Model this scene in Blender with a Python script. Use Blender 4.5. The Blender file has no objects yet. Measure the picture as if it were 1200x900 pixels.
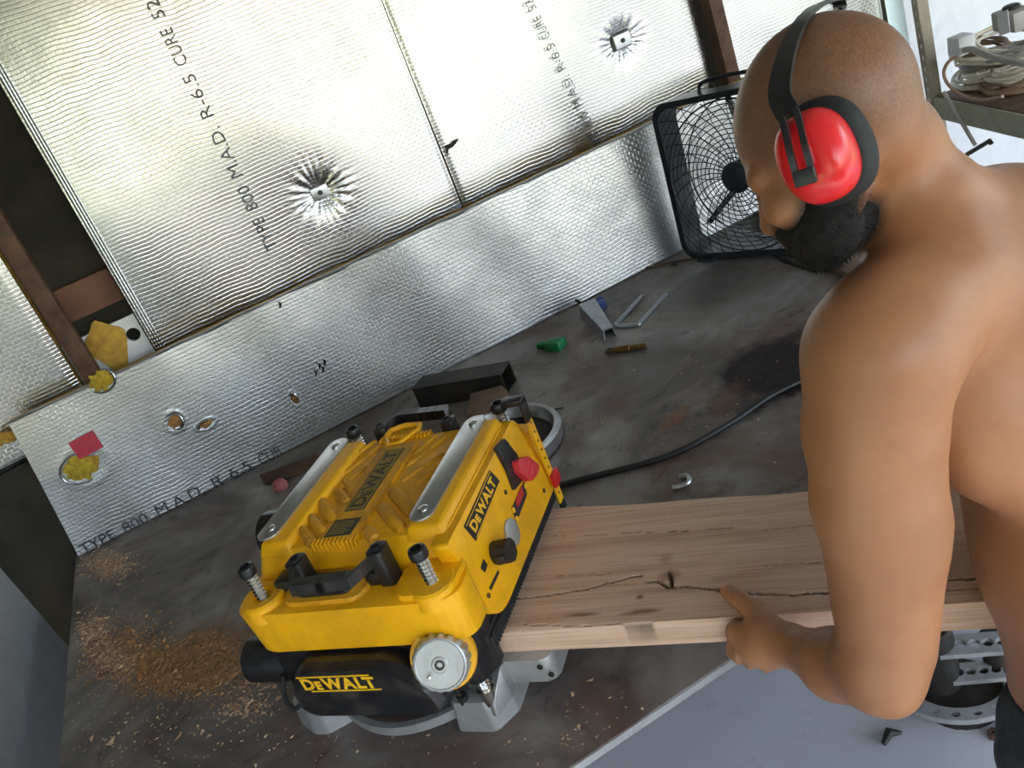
import bpy, bmesh, math, random
import numpy as np
from mathutils import Matrix, Vector

random.seed(7)
rng = np.random.default_rng(7)
scene = bpy.context.scene
COL = scene.collection

# ------------------------------------------------------------------ camera
T = 0.75                                   # table top height
CH = 1.05                                  # camera height above the table
FPX, PITCH, ROLL, YAW = 1050.0, 0.4205, -0.3835, 0.2701
_cy, _sy = math.cos(YAW), math.sin(YAW)
FW = np.array([_sy*math.cos(PITCH), _cy*math.cos(PITCH), -math.sin(PITCH)])
_r0 = np.array([_cy, -_sy, 0.0]); _u0 = np.cross(_r0, FW)
RT = math.cos(ROLL)*_r0 + math.sin(ROLL)*_u0
UP = -math.sin(ROLL)*_r0 + math.cos(ROLL)*_u0
DN = -UP
CAM = np.array([0, 0, T+CH])
cd = bpy.data.cameras.new('camera'); cam = bpy.data.objects.new('camera', cd); COL.objects.link(cam)
cd.sensor_fit = 'HORIZONTAL'; cd.sensor_width = 36.0; cd.lens = 36.0*FPX/1200.0
cd.clip_start = 0.02; cd.clip_end = 300
M = Matrix(((RT[0], UP[0], -FW[0], CAM[0]), (RT[1], UP[1], -FW[1], CAM[1]), (RT[2], UP[2], -FW[2], CAM[2]), (0, 0, 0, 1)))
cam.matrix_world = M
scene.camera = cam

def ray(x, y): return (x-600)/FPX*RT + (y-450)/FPX*DN + FW
def pz(x, y, z=T): d = ray(x, y); return CAM + d*((z-CAM[2])/d[2])      # pixel -> horizontal plane
def py(x, y, Y): d = ray(x, y); return CAM + d*(Y/d[1])                  # pixel -> plane y = Y
def pd(x, y, D): return CAM + ray(x, y)*D                                # pixel at a depth
def cv(a, b, c): return a*RT + b*DN + c*FW

# ------------------------------------------------------------------ world, sun, exposure
world = bpy.data.worlds.new('world'); scene.world = world; world.use_nodes = True
wn = world.node_tree.nodes; wl = world.node_tree.links
sky = wn.new('ShaderNodeTexSky'); sky.sky_type = 'NISHITA'; sky.sun_disc = False
sky.sun_elevation = math.radians(52); sky.sun_rotation = math.radians(200)
sky.air_density = 1.0; sky.dust_density = 2.0; sky.ozone_density = 1.0
bg = wn['Background']; wl.new(sky.outputs[0], bg.inputs[0]); bg.inputs[1].default_value = 0.55
sd = bpy.data.lights.new('sun_offscreen', 'SUN'); sd.energy = 5.0; sd.angle = math.radians(1.0); sd.color = (1.0, .93, .82)
sun = bpy.data.objects.new('sun_offscreen', sd); COL.objects.link(sun)
sun.rotation_euler = (math.radians(38), 0, math.radians(-20))
scene.view_settings.view_transform = 'Standard'
scene.view_settings.look = 'None'
scene.view_settings.exposure = 1.1
scene.view_settings.gamma = 1.0
scene.view_settings.use_curve_mapping = False

# ------------------------------------------------------------------ materials
def new_mat(name):
    m = bpy.data.materials.new(name); m.use_nodes = True
    nt = m.node_tree; b = nt.nodes['Principled BSDF']
    return m, nt, b
def N(nt, t, **kw):
    n = nt.nodes.new(t)
    for k, v in kw.items():
        if k in n.inputs: n.inputs[k].default_value = v
        else: setattr(n, k, v)
    return n
def rgba(c): return (c[0], c[1], c[2], 1.0)
def srgb(r, g, b):
    f = lambda v: (v/255/12.92 if v/255 <= .04045 else ((v/255+.055)/1.055)**2.4)
    return (f(r), f(g), f(b))
def ramp(nt, src, stops):
    r = nt.nodes.new('ShaderNodeValToRGB')
    els = r.color_ramp.elements
    while len(els) < len(stops): els.new(0.5)
    for e, (p, c) in zip(els, stops): e.position = p; e.color = rgba(c) if len(c) == 3 else c
    nt.links.new(src, r.inputs[0]); return r
def mixc(nt, fac, a, b, mode='MIX'):
    n = nt.nodes.new('ShaderNodeMix'); n.data_type = 'RGBA'; n.blend_type = mode
    for s, v in ((n.inputs['Factor'], fac), (n.inputs[6], a), (n.inputs[7], b)):
        if hasattr(v, 'is_output'): nt.links.new(v, s)
        elif isinstance(v, (int, float)): s.default_value = v
        else: s.default_value = rgba(v)
    return n.outputs[2]
def mathn(nt, op, a, b=0.0, c=None):
    n = nt.nodes.new('ShaderNodeMath'); n.operation = op
    for i, v in enumerate((a, b) if c is None else (a, b, c)):
        if hasattr(v, 'is_output'): nt.links.new(v, n.inputs[i])
        else: n.inputs[i].default_value = v
    return n.outputs[0]
def obj_co(nt, scale=(1, 1, 1)):
    tc = nt.nodes.new('ShaderNodeTexCoord'); mp = nt.nodes.new('ShaderNodeMapping')
    mp.inputs['Scale'].default_value = scale
    nt.links.new(tc.outputs['Object'], mp.inputs['Vector']); return mp.outputs[0]
def noise(nt, co, scale, detail=4.0, rough=.55, dist=0.0):
    n = N(nt, 'ShaderNodeTexNoise', Scale=scale, Detail=detail, Roughness=rough, Distortion=dist)
    nt.links.new(co, n.inputs['Vector']); return n.outputs['Fac']
def bump(nt, b, height, strength, dist=.001, prev=None):
    n = nt.nodes.new('ShaderNodeBump'); n.inputs['Strength'].default_value = strength; n.inputs['Distance'].default_value = dist
    nt.links.new(height, n.inputs['Height'])
    if prev is not None: nt.links.new(prev, n.inputs['Normal'])
    nt.links.new(n.outputs[0], b.inputs['Normal']); return n.outputs[0]
def simple(name, col, rough=.5, metal=0.0, var=0.15, vscale=20.0, dirt=None, dirt_amt=.4, bmp=.15, bscale=300.0, spec=.5):
    m, nt, b = new_mat(name); co = obj_co(nt)
    n1 = noise(nt, co, vscale)
    dark = tuple(c*(1-var) for c in col); lite = tuple(min(1, c*(1+var)) for c in col)
    c = ramp(nt, n1, [(.3, dark), (.7, lite)]).outputs[0]
    if dirt is not None:
        n2 = noise(nt, co, vscale*.6, 6, .65, .6)
        fac = ramp(nt, n2, [(.48, (0, 0, 0)), (.68, (dirt_amt,)*3)]).outputs[0]
        c = mixc(nt, fac, c, dirt)
    nt.links.new(c, b.inputs['Base Color'])
    b.inputs['Roughness'].default_value = rough; b.inputs['Metallic'].default_value = metal
    b.inputs['Specular IOR Level'].default_value = spec
    if bmp: bump(nt, b, noise(nt, co, bscale, 2), bmp, .0006)
    return m
MAT = {}
MAT['yellow'] = simple('yellow_plastic', srgb(255, 182, 8), .42, 0, .07, 9, srgb(120, 80, 20), .35, .12, 900)
MAT['dusty_yellow'] = simple('dusty_yellow_plastic', srgb(226, 160, 26), .55, 0, .12, 22, srgb(120, 86, 30), .55, .2, 700)
MAT['black'] = simple('black_plastic', (.012, .012, .013), .38, 0, .3, 30, (.09, .075, .06), .35, .15, 700)
MAT['rubber'] = simple('black_rubber', (.01, .01, .01), .7, 0, .2, 30, (.06, .05, .04), .3, .1)
MAT['dusty_black'] = simple('dusty_black_plastic', (.012, .012, .014), .28, 0, .3, 40, (.10, .085, .07), .45, .08, 500)
MAT['cast'] = simple('cast_aluminium', (.46, .46, .44), .42, .55, .08, 25, (.16, .14, .12), .35, .1, 500)
MAT['brushed'] = simple('brushed_aluminium', (.56, .56, .56), .3, .9, .05, 30, None, 0, .05)
MAT['chrome'] = simple('chrome_thread', (.72, .70, .66), .22, 1.0, .05, 30)
MAT['steel'] = simple('zinc_steel', (.5, .52, .54), .32, .9, .12, 40)
MAT['dark_steel'] = simple('dark_mill_steel', (.045, .042, .036), .5, .6, .35, 18, (.11, .07, .04), .4, .2, 200)
MAT['rust'] = simple('rusty_steel', (.10, .055, .035), .7, .3, .35, 25, (.20, .085, .03), .6, .4, 150)
MAT['rust_block'] = simple('rusty_block', (.20, .125, .08), .75, .2, .25, 25, (.10, .06, .04), .5, .4, 150)
MAT['red_plastic'] = simple('red_plastic', srgb(214, 52, 60), .4, 0, .06, 20)
MAT['pointer'] = simple('red_pointer', srgb(200, 30, 36), .4, 0, .05, 20)
MAT['muff_red'] = simple('red_muff_shell', srgb(226, 40, 44), .22, 0, .04, 15, None, 0, .02)
MAT['white'] = simple('white_paint', (.75, .75, .74), .6, 0, .08, 12)
MAT['foam'] = simple('yellow_foam', srgb(190, 150, 60), .9, 0, .2, 40, srgb(150, 100, 40), .6, .6, 120)
MAT['foam_tear'] = simple('torn_yellow_foam', srgb(176, 150, 40), .9, 0, .3, 60, srgb(150, 90, 30), .7, .8, 120)
MAT['foam_brown'] = simple('torn_brown_foam', srgb(160, 116, 62), .9, 0, .3, 60, srgb(110, 70, 40), .7, .8, 120)
MAT['ink'] = simple('grey_ink', (.12, .12, .125), .6, .1, .4, 60)
MAT['ink_strip'] = simple('faded_black_ink', (.05, .05, .055), .6, 0, .5, 60)
MAT['ink_dark'] = simple('black_ink', (.015, .015, .015), .6, 0, .2, 60)
MAT['logo_yellow'] = simple('yellow_print', srgb(250, 190, 30), .5, 0, .08, 50)
MAT['logo_grey'] = simple('dark_grey_print', (.05, .045, .03), .6, 0, .2, 50)
MAT['plate_tan'] = simple('tan_plate', srgb(150, 122, 52), .6, 0, .15, 50)
MAT['label_red'] = simple('red_label_print', srgb(190, 40, 30), .5, 0, .1, 50)
MAT['red_sticker'] = simple('red_sticker', srgb(176, 36, 56), .55, 0, .15, 60)
MAT['green'] = simple('green_paint', srgb(30, 120, 66), .5, .1, .2, 60)
MAT['blue'] = simple('blue_paint', srgb(36, 56, 110), .5, .1, .2, 60)
MAT['brass'] = simple('tarnished_brass', srgb(120, 92, 44), .5, .6, .3, 80)
MAT['pink'] = simple('pink_plastic', srgb(176, 100, 100), .6, 0, .1, 40)
MAT['fan_black'] = simple('fan_black_plastic', (.012, .014, .018), .4, 0, .2, 20)
MAT['jean'] = simple('dark_denim', (.03, .036, .042), .9, 0, .35, 40, (.06, .065, .07), .4, .6, 700)
MAT['plywood'] = simple('dark_plywood', (.022, .018, .012), .85, 0, .5, 6, (.06, .045, .02), .5, .3, 60)  # near-black brown with random lighter mottling
MAT['red_wood'] = simple('reddish_wood', (.17, .075, .04), .75, 0, .3, 8, (.08, .04, .02), .4, .3, 80)
MAT['cable_white'] = simple('off_white_cable', srgb(228, 218, 196), .5, 0, .1, 20)
MAT['cable_grey'] = simple('grey_cable', srgb(165, 160, 152), .5, 0, .1, 20)
MAT['cable_brown'] = simple('brown_cable', srgb(160, 128, 104), .5, 0, .1, 20)
MAT['cable_black'] = simple('black_cable', (.014, .014, .014), .5, 0, .3, 20)
MAT['shelf_olive'] = simple('olive_shelf_paint', srgb(165, 163, 138), .6, .1, .1, 20)
MAT['angle'] = simple('slotted_angle_paint', srgb(150, 140, 120), .5, .3, .1, 20)
MAT['angle_tan'] = simple('tan_slotted_angle_paint', srgb(160, 130, 90), .5, .2, .1, 20)
MAT['roof'] = simple('roof_sheet', (.32, .31, .29), .6, .2, .1, 5)
MAT['yard'] = simple('yard_grey', (.15, .148, .14), .9, 0, .3, 3)  # unseen yard, darkened to tone down its reflection in the foil
MAT['bark'] = simple('bark', (.09, .06, .04), .9, 0, .3, 10)

def foil_mat(name, tint, rough, wav=.5, scrim=.35, metal=1.0, smudge=.35):
    m, nt, b = new_mat(name); co = obj_co(nt)
    # scrim: woven reinforcing threads pressed into the foil (panel x, z)
    sep = nt.nodes.new('ShaderNodeSeparateXYZ'); nt.links.new(co, sep.inputs[0])
    cmb = nt.nodes.new('ShaderNodeCombineXYZ'); nt.links.new(sep.outputs[0], cmb.inputs[0]); nt.links.new(sep.outputs[2], cmb.inputs[1])
    br = nt.nodes.new('ShaderNodeTexBrick'); br.inputs['Scale'].default_value = 1.0
    br.inputs['Mortar Size'].default_value = .0022; br.inputs['Mortar Smooth'].default_value = 1.0
    br.inputs['Brick Width'].default_value = .023; br.inputs['Row Height'].default_value = .0115
    br.inputs['Color1'].default_value = (1, 1, 1, 1); br.inputs['Color2'].default_value = (.8, .8, .8, 1); br.inputs['Mortar'].default_value = (0, 0, 0, 1)
    wob = noise(nt, co, 5.0, 2)
    wv = nt.nodes.new('ShaderNodeVectorMath'); wv.operation = 'MULTIPLY_ADD'
    cw = nt.nodes.new('ShaderNodeCombineXYZ'); nt.links.new(wob, cw.inputs[0]); nt.links.new(wob, cw.inputs[1])
    nt.links.new(cw.outputs[0], wv.inputs[0]); wv.inputs[1].default_value = (.03, .03, 0); nt.links.new(cmb.outputs[0], wv.inputs[2])
    nt.links.new(wv.outputs[0], br.inputs['Vector'])
    n_big = noise(nt, co, 2.6, 2, .5, .4)
    n_mid = noise(nt, obj_co(nt, (30, 30, 5)), 1.0, 3)
    n_fine = noise(nt, co, 90.0, 2)
    b1 = bump(nt, b, n_big, wav, .05)
    b2 = bump(nt, b, n_mid, .10, .003, b1)
    b3 = bump(nt, b, br.outputs['Color'], scrim, .0008, b2)
    bump(nt, b, n_fine, .06, .001, b3)
    sm = noise(nt, co, 7.0, 5, .6, .5)
    c = ramp(nt, sm, [(.35, tuple(t*(1-smudge*.5) for t in tint)), (.7, tint)]).outputs[0]
    nt.links.new(c, b.inputs['Base Color'])
    rr = ramp(nt, sm, [(.3, (rough+.1,)*3), (.75, (rough-.03,)*3)]).outputs[0]
    nt.links.new(rr, b.inputs['Roughness'])
    b.inputs['Metallic'].default_value = metal
    return m
MAT['foil'] = foil_mat('embossed_foil', (.62, .62, .61), .19, .03, .36)
MAT['foil_strip'] = foil_mat('worn_embossed_foil', (.53, .53, .52), .29, .03, .6, .93, .5)
MAT['foil_dull'] = foil_mat('dull_foil', (.57, .57, .57), .45, .04, .3, .7, .4)
MAT['foil_side'] = foil_mat('white_foil_board', (.74, .74, .74), .5, .04, .3, .5, .2)

# table plate with mill scale, rust and stains
def table_mat():
    m, nt, b = new_mat('stained_steel_plate'); co = obj_co(nt)
    n1 = noise(nt, co, 3.0, 8, .62, .8); n2 = noise(nt, co, 14.0, 7, .65, .5); n3 = noise(nt, co, 2.2, 5, .6, 1.2)
    n4 = noise(nt, co, 60.0, 5, .7)
    base = ramp(nt, n1, [(.28, (.08, .066, .055)), (.44, (.19, .162, .142)), (.58, (.31, .28, .25)), (.76, (.46, .45, .43))]).outputs[0]
    warm = ramp(nt, n3, [(.50, (0, 0, 0)), (.62, (.6,)*3)]).outputs[0]
    base = mixc(nt, warm, base, (.17, .095, .066))
    spots = ramp(nt, n2, [(.60, (0, 0, 0)), (.72, (.6,)*3)]).outputs[0]
    base = mixc(nt, spots, base, (.022, .02, .018))
    lit = ramp(nt, n4, [(.66, (0, 0, 0)), (.8, (.35,)*3)]).outputs[0]
    base = mixc(nt, lit, base, (.26, .24, .21))
    tc = nt.nodes.new('ShaderNodeTexCoord')
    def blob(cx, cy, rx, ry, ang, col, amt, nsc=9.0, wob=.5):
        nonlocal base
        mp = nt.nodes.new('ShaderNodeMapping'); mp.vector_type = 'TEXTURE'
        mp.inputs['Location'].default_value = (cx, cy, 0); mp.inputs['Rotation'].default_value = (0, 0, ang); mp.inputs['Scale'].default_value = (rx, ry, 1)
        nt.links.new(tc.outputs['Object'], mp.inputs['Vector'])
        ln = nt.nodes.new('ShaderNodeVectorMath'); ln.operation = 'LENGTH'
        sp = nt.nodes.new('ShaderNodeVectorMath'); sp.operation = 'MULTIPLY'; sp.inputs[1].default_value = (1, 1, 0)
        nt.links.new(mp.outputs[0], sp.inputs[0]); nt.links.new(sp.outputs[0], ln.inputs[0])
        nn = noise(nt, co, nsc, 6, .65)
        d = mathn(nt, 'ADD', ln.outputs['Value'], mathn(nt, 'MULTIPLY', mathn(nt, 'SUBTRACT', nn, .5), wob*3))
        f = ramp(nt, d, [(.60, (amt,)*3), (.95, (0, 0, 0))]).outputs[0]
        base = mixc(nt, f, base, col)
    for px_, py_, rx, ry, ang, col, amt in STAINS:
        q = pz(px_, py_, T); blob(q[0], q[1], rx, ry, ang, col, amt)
    nt.links.new(base, b.inputs['Base Color'])
    rr = ramp(nt, n2, [(.3, (.38,)*3), (.7, (.62,)*3)]).outputs[0]
    nt.links.new(rr, b.inputs['Roughness']); b.inputs['Metallic'].default_value = .35
    bump(nt, b, n4, .25, .002)
    return m
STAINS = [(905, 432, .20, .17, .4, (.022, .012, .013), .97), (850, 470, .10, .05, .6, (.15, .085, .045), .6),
          (790, 490, .07, .03, .3, (.24, .11, .05), .75), (760, 420, .2, .12, .4, (.15, .145, .13), .5),
          (830, 330, .25, .12, .3, (.13, .125, .115), .55),
          (690, 440, .15, .10, .4, (.12, .066, .05), .45), (930, 265, .03, .02, .3, (.28, .14, .07), .7),
          (210, 770, .16, .08, .3, (.24, .15, .085), .55), (120, 660, .07, .035, .5, (.26, .18, .12), .6)]

def wood_mat():
    m, nt, b = new_mat('sawn_hardwood'); co = obj_co(nt)
    cs = obj_co(nt, (.9, 14, 14))
    g1 = noise(nt, cs, 2.2, 8, .62, .9); g2 = noise(nt, obj_co(nt, (2.0, 70, 70)), 3.0, 6, .6, .3)
    sw = noise(nt, obj_co(nt, (60, 1.2, 1)), 3.0, 3, .6)
    c = ramp(nt, g1, [(.22, srgb(178, 140, 112)), (.5, srgb(212, 176, 148)), (.75, srgb(226, 196, 170))]).outputs[0]
    fg = ramp(nt, g2, [(.32, (.45,)*3), (.5, (0, 0, 0))]).outputs[0]
    c = mixc(nt, fg, c, srgb(140, 106, 80))
    fs = ramp(nt, sw, [(.52, (0, 0, 0)), (.7, (.16,)*3)]).outputs[0]
    c = mixc(nt, fs, c, srgb(220, 196, 168))
    at = nt.nodes.new('ShaderNodeAttribute'); at.attribute_name = 'crack'
    c = mixc(nt, at.outputs['Fac'], c, (.055, .034, .022))
    a2 = nt.nodes.new('ShaderNodeAttribute'); a2.attribute_name = 'knot'
    c = mixc(nt, a2.outputs['Fac'], c, srgb(108, 66, 36))
    nt.links.new(c, b.inputs['Base Color']); b.inputs['Roughness'].default_value = .72
    b.inputs['Specular IOR Level'].default_value = .3
    bump(nt, b, g2, .35, .001)
    return m

def skin_mat():
    m, nt, b = new_mat('skin'); co = obj_co(nt)
    n1 = noise(nt, co, 5.0, 4); n2 = noise(nt, co, 45.0, 5, .65); n3 = noise(nt, co, 380.0, 3, .7)
    c = ramp(nt, n1, [(.3, srgb(152, 102, 68)), (.7, srgb(180, 126, 86))]).outputs[0]
    f = ramp(nt, n2, [(.45, (0, 0, 0)), (.75, (.25,)*3)]).outputs[0]
    c = mixc(nt, f, c, srgb(150, 88, 64))
    for an, col, lo in (('scalp', srgb(96, 68, 54), .5), ('beard', srgb(34, 24, 20), .0)):
        a = nt.nodes.new('ShaderNodeAttribute'); a.attribute_name = an
        k = a.outputs['Fac']
        if lo:
            k = mathn(nt, 'MULTIPLY', k, ramp(nt, n3, [(.35, (.55,)*3), (.6, (1, 1, 1))]).outputs[0])
        c = mixc(nt, k, c, col)
    nt.links.new(c, b.inputs['Base Color'])
    b.inputs['Roughness'].default_value = .46
    b.inputs['Subsurface Weight'].default_value = .08
    b.inputs['Subsurface Radius'].default_value = (.012, .005, .003)
    b.inputs['Subsurface Scale'].default_value = .5
    bump(nt, b, n3, .14, .0008)
    return m
def beard_mat():
    m, nt, b = new_mat('dark_beard_hair'); co = obj_co(nt)
    n = noise(nt, co, 420.0, 4, .8)
    c = ramp(nt, n, [(.4, (.003, .0025, .002)), (.75, (.018, .012, .009))]).outputs[0]
    nt.links.new(c, b.inputs['Base Color']); b.inputs['Roughness'].default_value = .75
    bump(nt, b, n, .9, .004); return m
def concrete_mat():
    m, nt, b = new_mat('grey_concrete'); co = obj_co(nt)
    n1 = noise(nt, co, 1.6, 8, .6, .5); n2 = noise(nt, co, 9.0, 6, .7); n3 = noise(nt, co, 150.0, 3)
    c = ramp(nt, n1, [(.3, (.45, .452, .46)), (.7, (.585, .59, .60))]).outputs[0]
    f = ramp(nt, n2, [(.6, (0, 0, 0)), (.75, (.35,)*3)]).outputs[0]
    c = mixc(nt, f, c, (.19, .19, .19))
    br = nt.nodes.new('ShaderNodeTexBrick'); nt.links.new(co, br.inputs['Vector'])
    nt.links.new(c, b.inputs['Base Color']); b.inputs['Roughness'].default_value = .6
    bump(nt, b, n3, .15, .001); return m
def leaf_mat(name, a, bb):
    m, nt, b = new_mat(name); co = obj_co(nt); n = noise(nt, co, 6.0, 6, .7)
    nt.links.new(ramp(nt, n, [(.3, a), (.7, bb)]).outputs[0], b.inputs['Base Color']); b.inputs['Roughness'].default_value = .6
    bump(nt, b, noise(nt, co, 14.0, 3), 1.0, .08); return m
MAT['table'] = table_mat(); MAT['wood'] = wood_mat(); MAT['skin'] = skin_mat(); MAT['beard'] = beard_mat()
MAT['concrete'] = concrete_mat()
MAT['leaf'] = leaf_mat('green_leaves', (.05, .13, .02), (.22, .36, .06))
MAT['grass'] = leaf_mat('grass', (.16, .24, .05), (.34, .38, .14))
MAT['sawdust'] = simple('sawdust', srgb(186, 140, 92), .9, 0, .3, 80, srgb(120, 80, 46), .5, .3)
MAT['sawdust_pale'] = simple('pale_sawdust', srgb(206, 172, 136), .9, 0, .3, 80, srgb(150, 110, 76), .5, .3)
def blade_mat():
    m, nt, b = new_mat('clear_grey_blade'); co = obj_co(nt)
    n = noise(nt, co, 10.0); c = ramp(nt, n, [(.3, (.55, .58, .62)), (.7, (.65, .68, .72))]).outputs[0]
    nt.links.new(c, b.inputs['Base Color']); b.inputs['Roughness'].default_value = .25; b.inputs['Alpha'].default_value = .22
    return m
MAT['blade'] = blade_mat()

# ------------------------------------------------------------------ mesh helpers
class MB:
    """collects shapes into one bmesh"""
    def __init__(s): s.bm = bmesh.new()
    def _add(s, verts, faces, mat=None):
        vs = [s.bm.verts.new(v if mat is None else (mat @ Vector(v))) for v in verts]
        fs = []
        for f in faces:
            try: fs.append(s.bm.faces.new([vs[i] for i in f]))
            except ValueError: pass
        return vs, fs
    def prism(s, bot, top, bev=0.0, seg=2, mat=None):
        """bot, top: equal length lists of 3d points (ccw seen from top)"""
        n = len(bot)
        vs, fs = s._add(list(bot)+list(top), [tuple(range(n-1, -1, -1)), tuple(range(n, 2*n))] + [(i, (i+1) % n, n+(i+1) % n, n+i) for i in range(n)], mat)
        if bev:
            es = list({e for f in fs for e in f.edges})
            bmesh.ops.bevel(s.bm, geom=es, offset=bev, segments=seg, profile=.5, affect='EDGES', clamp_overlap=True)
    def box(s, lo, hi, bev=0.0, seg=2, mat=None):
        (a, b, c), (d, e, f) = lo, hi
        s.prism([(a, b, c), (d, b, c), (d, e, c), (a, e, c)], [(a, b, f), (d, b, f), (d, e, f), (a, e, f)], bev, seg, mat)
    def poly(s, pts, z0, z1, bev=0.0, seg=2, mat=None):
        s.prism([(x, y, z0) for x, y in pts], [(x, y, z1) for x, y in pts], bev, seg, mat)
    def tube(s, path, rad, n=10, closed=False, cap=True, mat=None):
        P = [Vector(p) for p in path]; m = len(P)
        R_ = rad if hasattr(rad, '__len__') else [rad]*m
        rings = []; prev = None
        for i in range(m):
            t = (P[(i+1) % m]-P[i-1]) if closed else (P[min(i+1, m-1)]-P[max(i-1, 0)])
            t.normalize()
            if prev is None:
                a = Vector((0, 0, 1)) if abs(t.z) < .9 else Vector((1, 0, 0))
                u = t.cross(a).normalized()
            else:
                u = (prev - t*prev.dot(t)); u = u.normalized() if u.length > 1e-6 else t.orthogonal().normalized()
            prev = u; w = t.cross(u)
            rings.append([P[i] + (u*math.cos(2*math.pi*k/n)+w*math.sin(2*math.pi*k/n))*R_[i] for k in range(n)])
        verts = [p for rr in rings for p in rr]; faces = []
        for i in range(m if closed else m-1):
            j = (i+1) % m
            for k in range(n): faces.append((i*n+k, i*n+(k+1) % n, j*n+(k+1) % n, j*n+k))
        if cap and not closed: faces += [tuple(range(n-1, -1, -1)), tuple(range((m-1)*n, m*n))]
        s._add(verts, faces, mat)
    def lathe(s, prof, n=24, mat=None):
        """prof: (r, z) list; axis z"""
        verts = []; faces = []; m = len(prof)
        for r, z in prof:
            for k in range(n): a = 2*math.pi*k/n; verts.append((r*math.cos(a), r*math.sin(a), z))
        for i in range(m-1):
            for k in range(n): faces.append((i*n+k, i*n+(k+1) % n, (i+1)*n+(k+1) % n, (i+1)*n+k))
        faces += [tuple(range(n-1, -1, -1)), tuple(range((m-1)*n, m*n))]
        s._add(verts, faces, mat)
    def build(s, name, mat, parent=None, smooth=True, ang=35, loc=None):
        me = bpy.data.meshes.new(name); bmesh.ops.recalc_face_normals(s.bm, faces=s.bm.faces)
        s.bm.to_mesh(me); s.bm.free()
        return finish(name, me, mat, parent, smooth, ang, loc)
def finish(name, me, mat, parent=None, smooth=True, ang=35, loc=None):
    if smooth:
        me.shade_smooth()
        if ang and ang < 180: me.set_sharp_from_angle(angle=math.radians(ang))
    m = MAT[mat] if isinstance(mat, str) else mat
    me.materials.append(m)
    o = bpy.data.objects.new(name, me); COL.objects.link(o)
    if loc is not None:
        L = Vector(loc); me.transform(Matrix.Translation(-L)); o.location = L
    if parent is not None: o.parent = parent
    return o
def tag(o, label=None, cat=None, group=None, kind=None):
    if label: o['label'] = label
    if cat: o['category'] = cat
    if group: o['group'] = group
    if kind: o['kind'] = kind
    return o
def thing(name, label, cat, loc=(0, 0, 0), rz=0.0, group=None, mat=None):
    o = bpy.data.objects.new(name, None); COL.objects.link(o); o.empty_display_size = .05
    if mat is not None: o.matrix_world = mat
    else: o.location = loc; o.rotation_euler = (0, 0, rz)
    return tag(o, label, cat, group)
def rrect(w, h, r, n=5):
    pts = []
    for cx, cy, a0 in ((w/2-r, h/2-r, 0), (-w/2+r, h/2-r, 90), (-w/2+r, -h/2+r, 180), (w/2-r, -h/2+r, 270)):
        for k in range(n+1):
            a = math.radians(a0+90*k/n); pts.append((cx+r*math.cos(a), cy+r*math.sin(a)))
    return pts
def frame_mat(o, x, y, z):
    x, y, z = (Vector(v).normalized() for v in (x, y, z))
    return Matrix(((x[0], y[0], z[0], o[0]), (x[1], y[1], z[1], o[1]), (x[2], y[2], z[2], o[2]), (0, 0, 0, 1)))
def catmull(pts, n=8):
    P = [np.array(p, float) for p in pts]; P = [2*P[0]-P[1]] + P + [2*P[-1]-P[-2]]; out = []
    for i in range(1, len(P)-2):
        for k in range(n):
            t = k/n; a, b, c, d = P[i-1:i+3]
            out.append(.5*((2*b)+(c-a)*t+(2*a-5*b+4*c-d)*t*t+(3*b-a-3*c+d)*t**3))
    out.append(P[-2]); return out
def perforated(b, L, W, th, centres, shape, mapf):
    """plate of length L, width W with real through holes; shape(angle) = hole radius; mapf(s, t, z) -> point"""
    cuts = [0.0]+[(centres[i]+centres[i+1])/2 for i in range(len(centres)-1)]+[L]
    for c, s0, s1 in zip(centres, cuts[:-1], cuts[1:]):
        an = sorted([2*math.pi*k/20 for k in range(20)]+[math.atan2(y, x) % (2*math.pi) for x in (s0-c, s1-c) for y in (-W/2, W/2)])
        n = len(an); inn = []; out = []
        for a in an:
            ca, sa = math.cos(a), math.sin(a); k = min((s1-c)/ca if ca > 1e-9 else ((s0-c)/ca if ca < -1e-9 else 9e9), (W/2)/abs(sa) if abs(sa) > 1e-9 else 9e9)
            out.append((c+k*ca, k*sa)); r = shape(a); inn.append((c+r*ca, r*sa))
        vs = [mapf(x, y, z) for z in (0.0, -th) for ring in (out, inn) for x, y in ring]; fs = []
        for i in range(n):
            j = (i+1) % n
            fs += [(i, j, n+j, n+i), (2*n+j, 2*n+i, 3*n+i, 3*n+j), (n+i, n+j, 3*n+j, 3*n+i), (j, i, 2*n+i, 2*n+j)]
        b._add(vs, fs)
def text_mesh(name, body, size, mat, parent, M4, sx=1.0, bold=0.0, extrude=.0004, space=1.0, align='CENTER'):
    cu = bpy.data.curves.new(name, 'FONT'); cu.body = body; cu.size = size; cu.align_x = align; cu.align_y = 'CENTER'
    cu.offset = bold; cu.extrude = extrude; cu.space_character = space; cu.resolution_u = 3
    to = bpy.data.objects.new(name, cu); COL.objects.link(to)
    dg = bpy.context.evaluated_depsgraph_get(); dg.update()
    me = bpy.data.meshes.new_from_object(to.evaluated_get(dg))
    bpy.data.objects.remove(to); bpy.data.curves.remove(cu)
    me.transform(Matrix.Diagonal((sx, 1, 1, 1))); me.transform(M4)
    return finish(name, me, mat, parent, False)
def join_meshes(name, objs):
    """merge freshly made mesh objects into the first"""
    bm = bmesh.new()
    for o in objs: bm.from_mesh(o.data)
    me = objs[0].data; bm.to_mesh(me); bm.free()
    for o in objs[1:]: bpy.data.objects.remove(o)
    objs[0].name = name; return objs[0]
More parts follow.
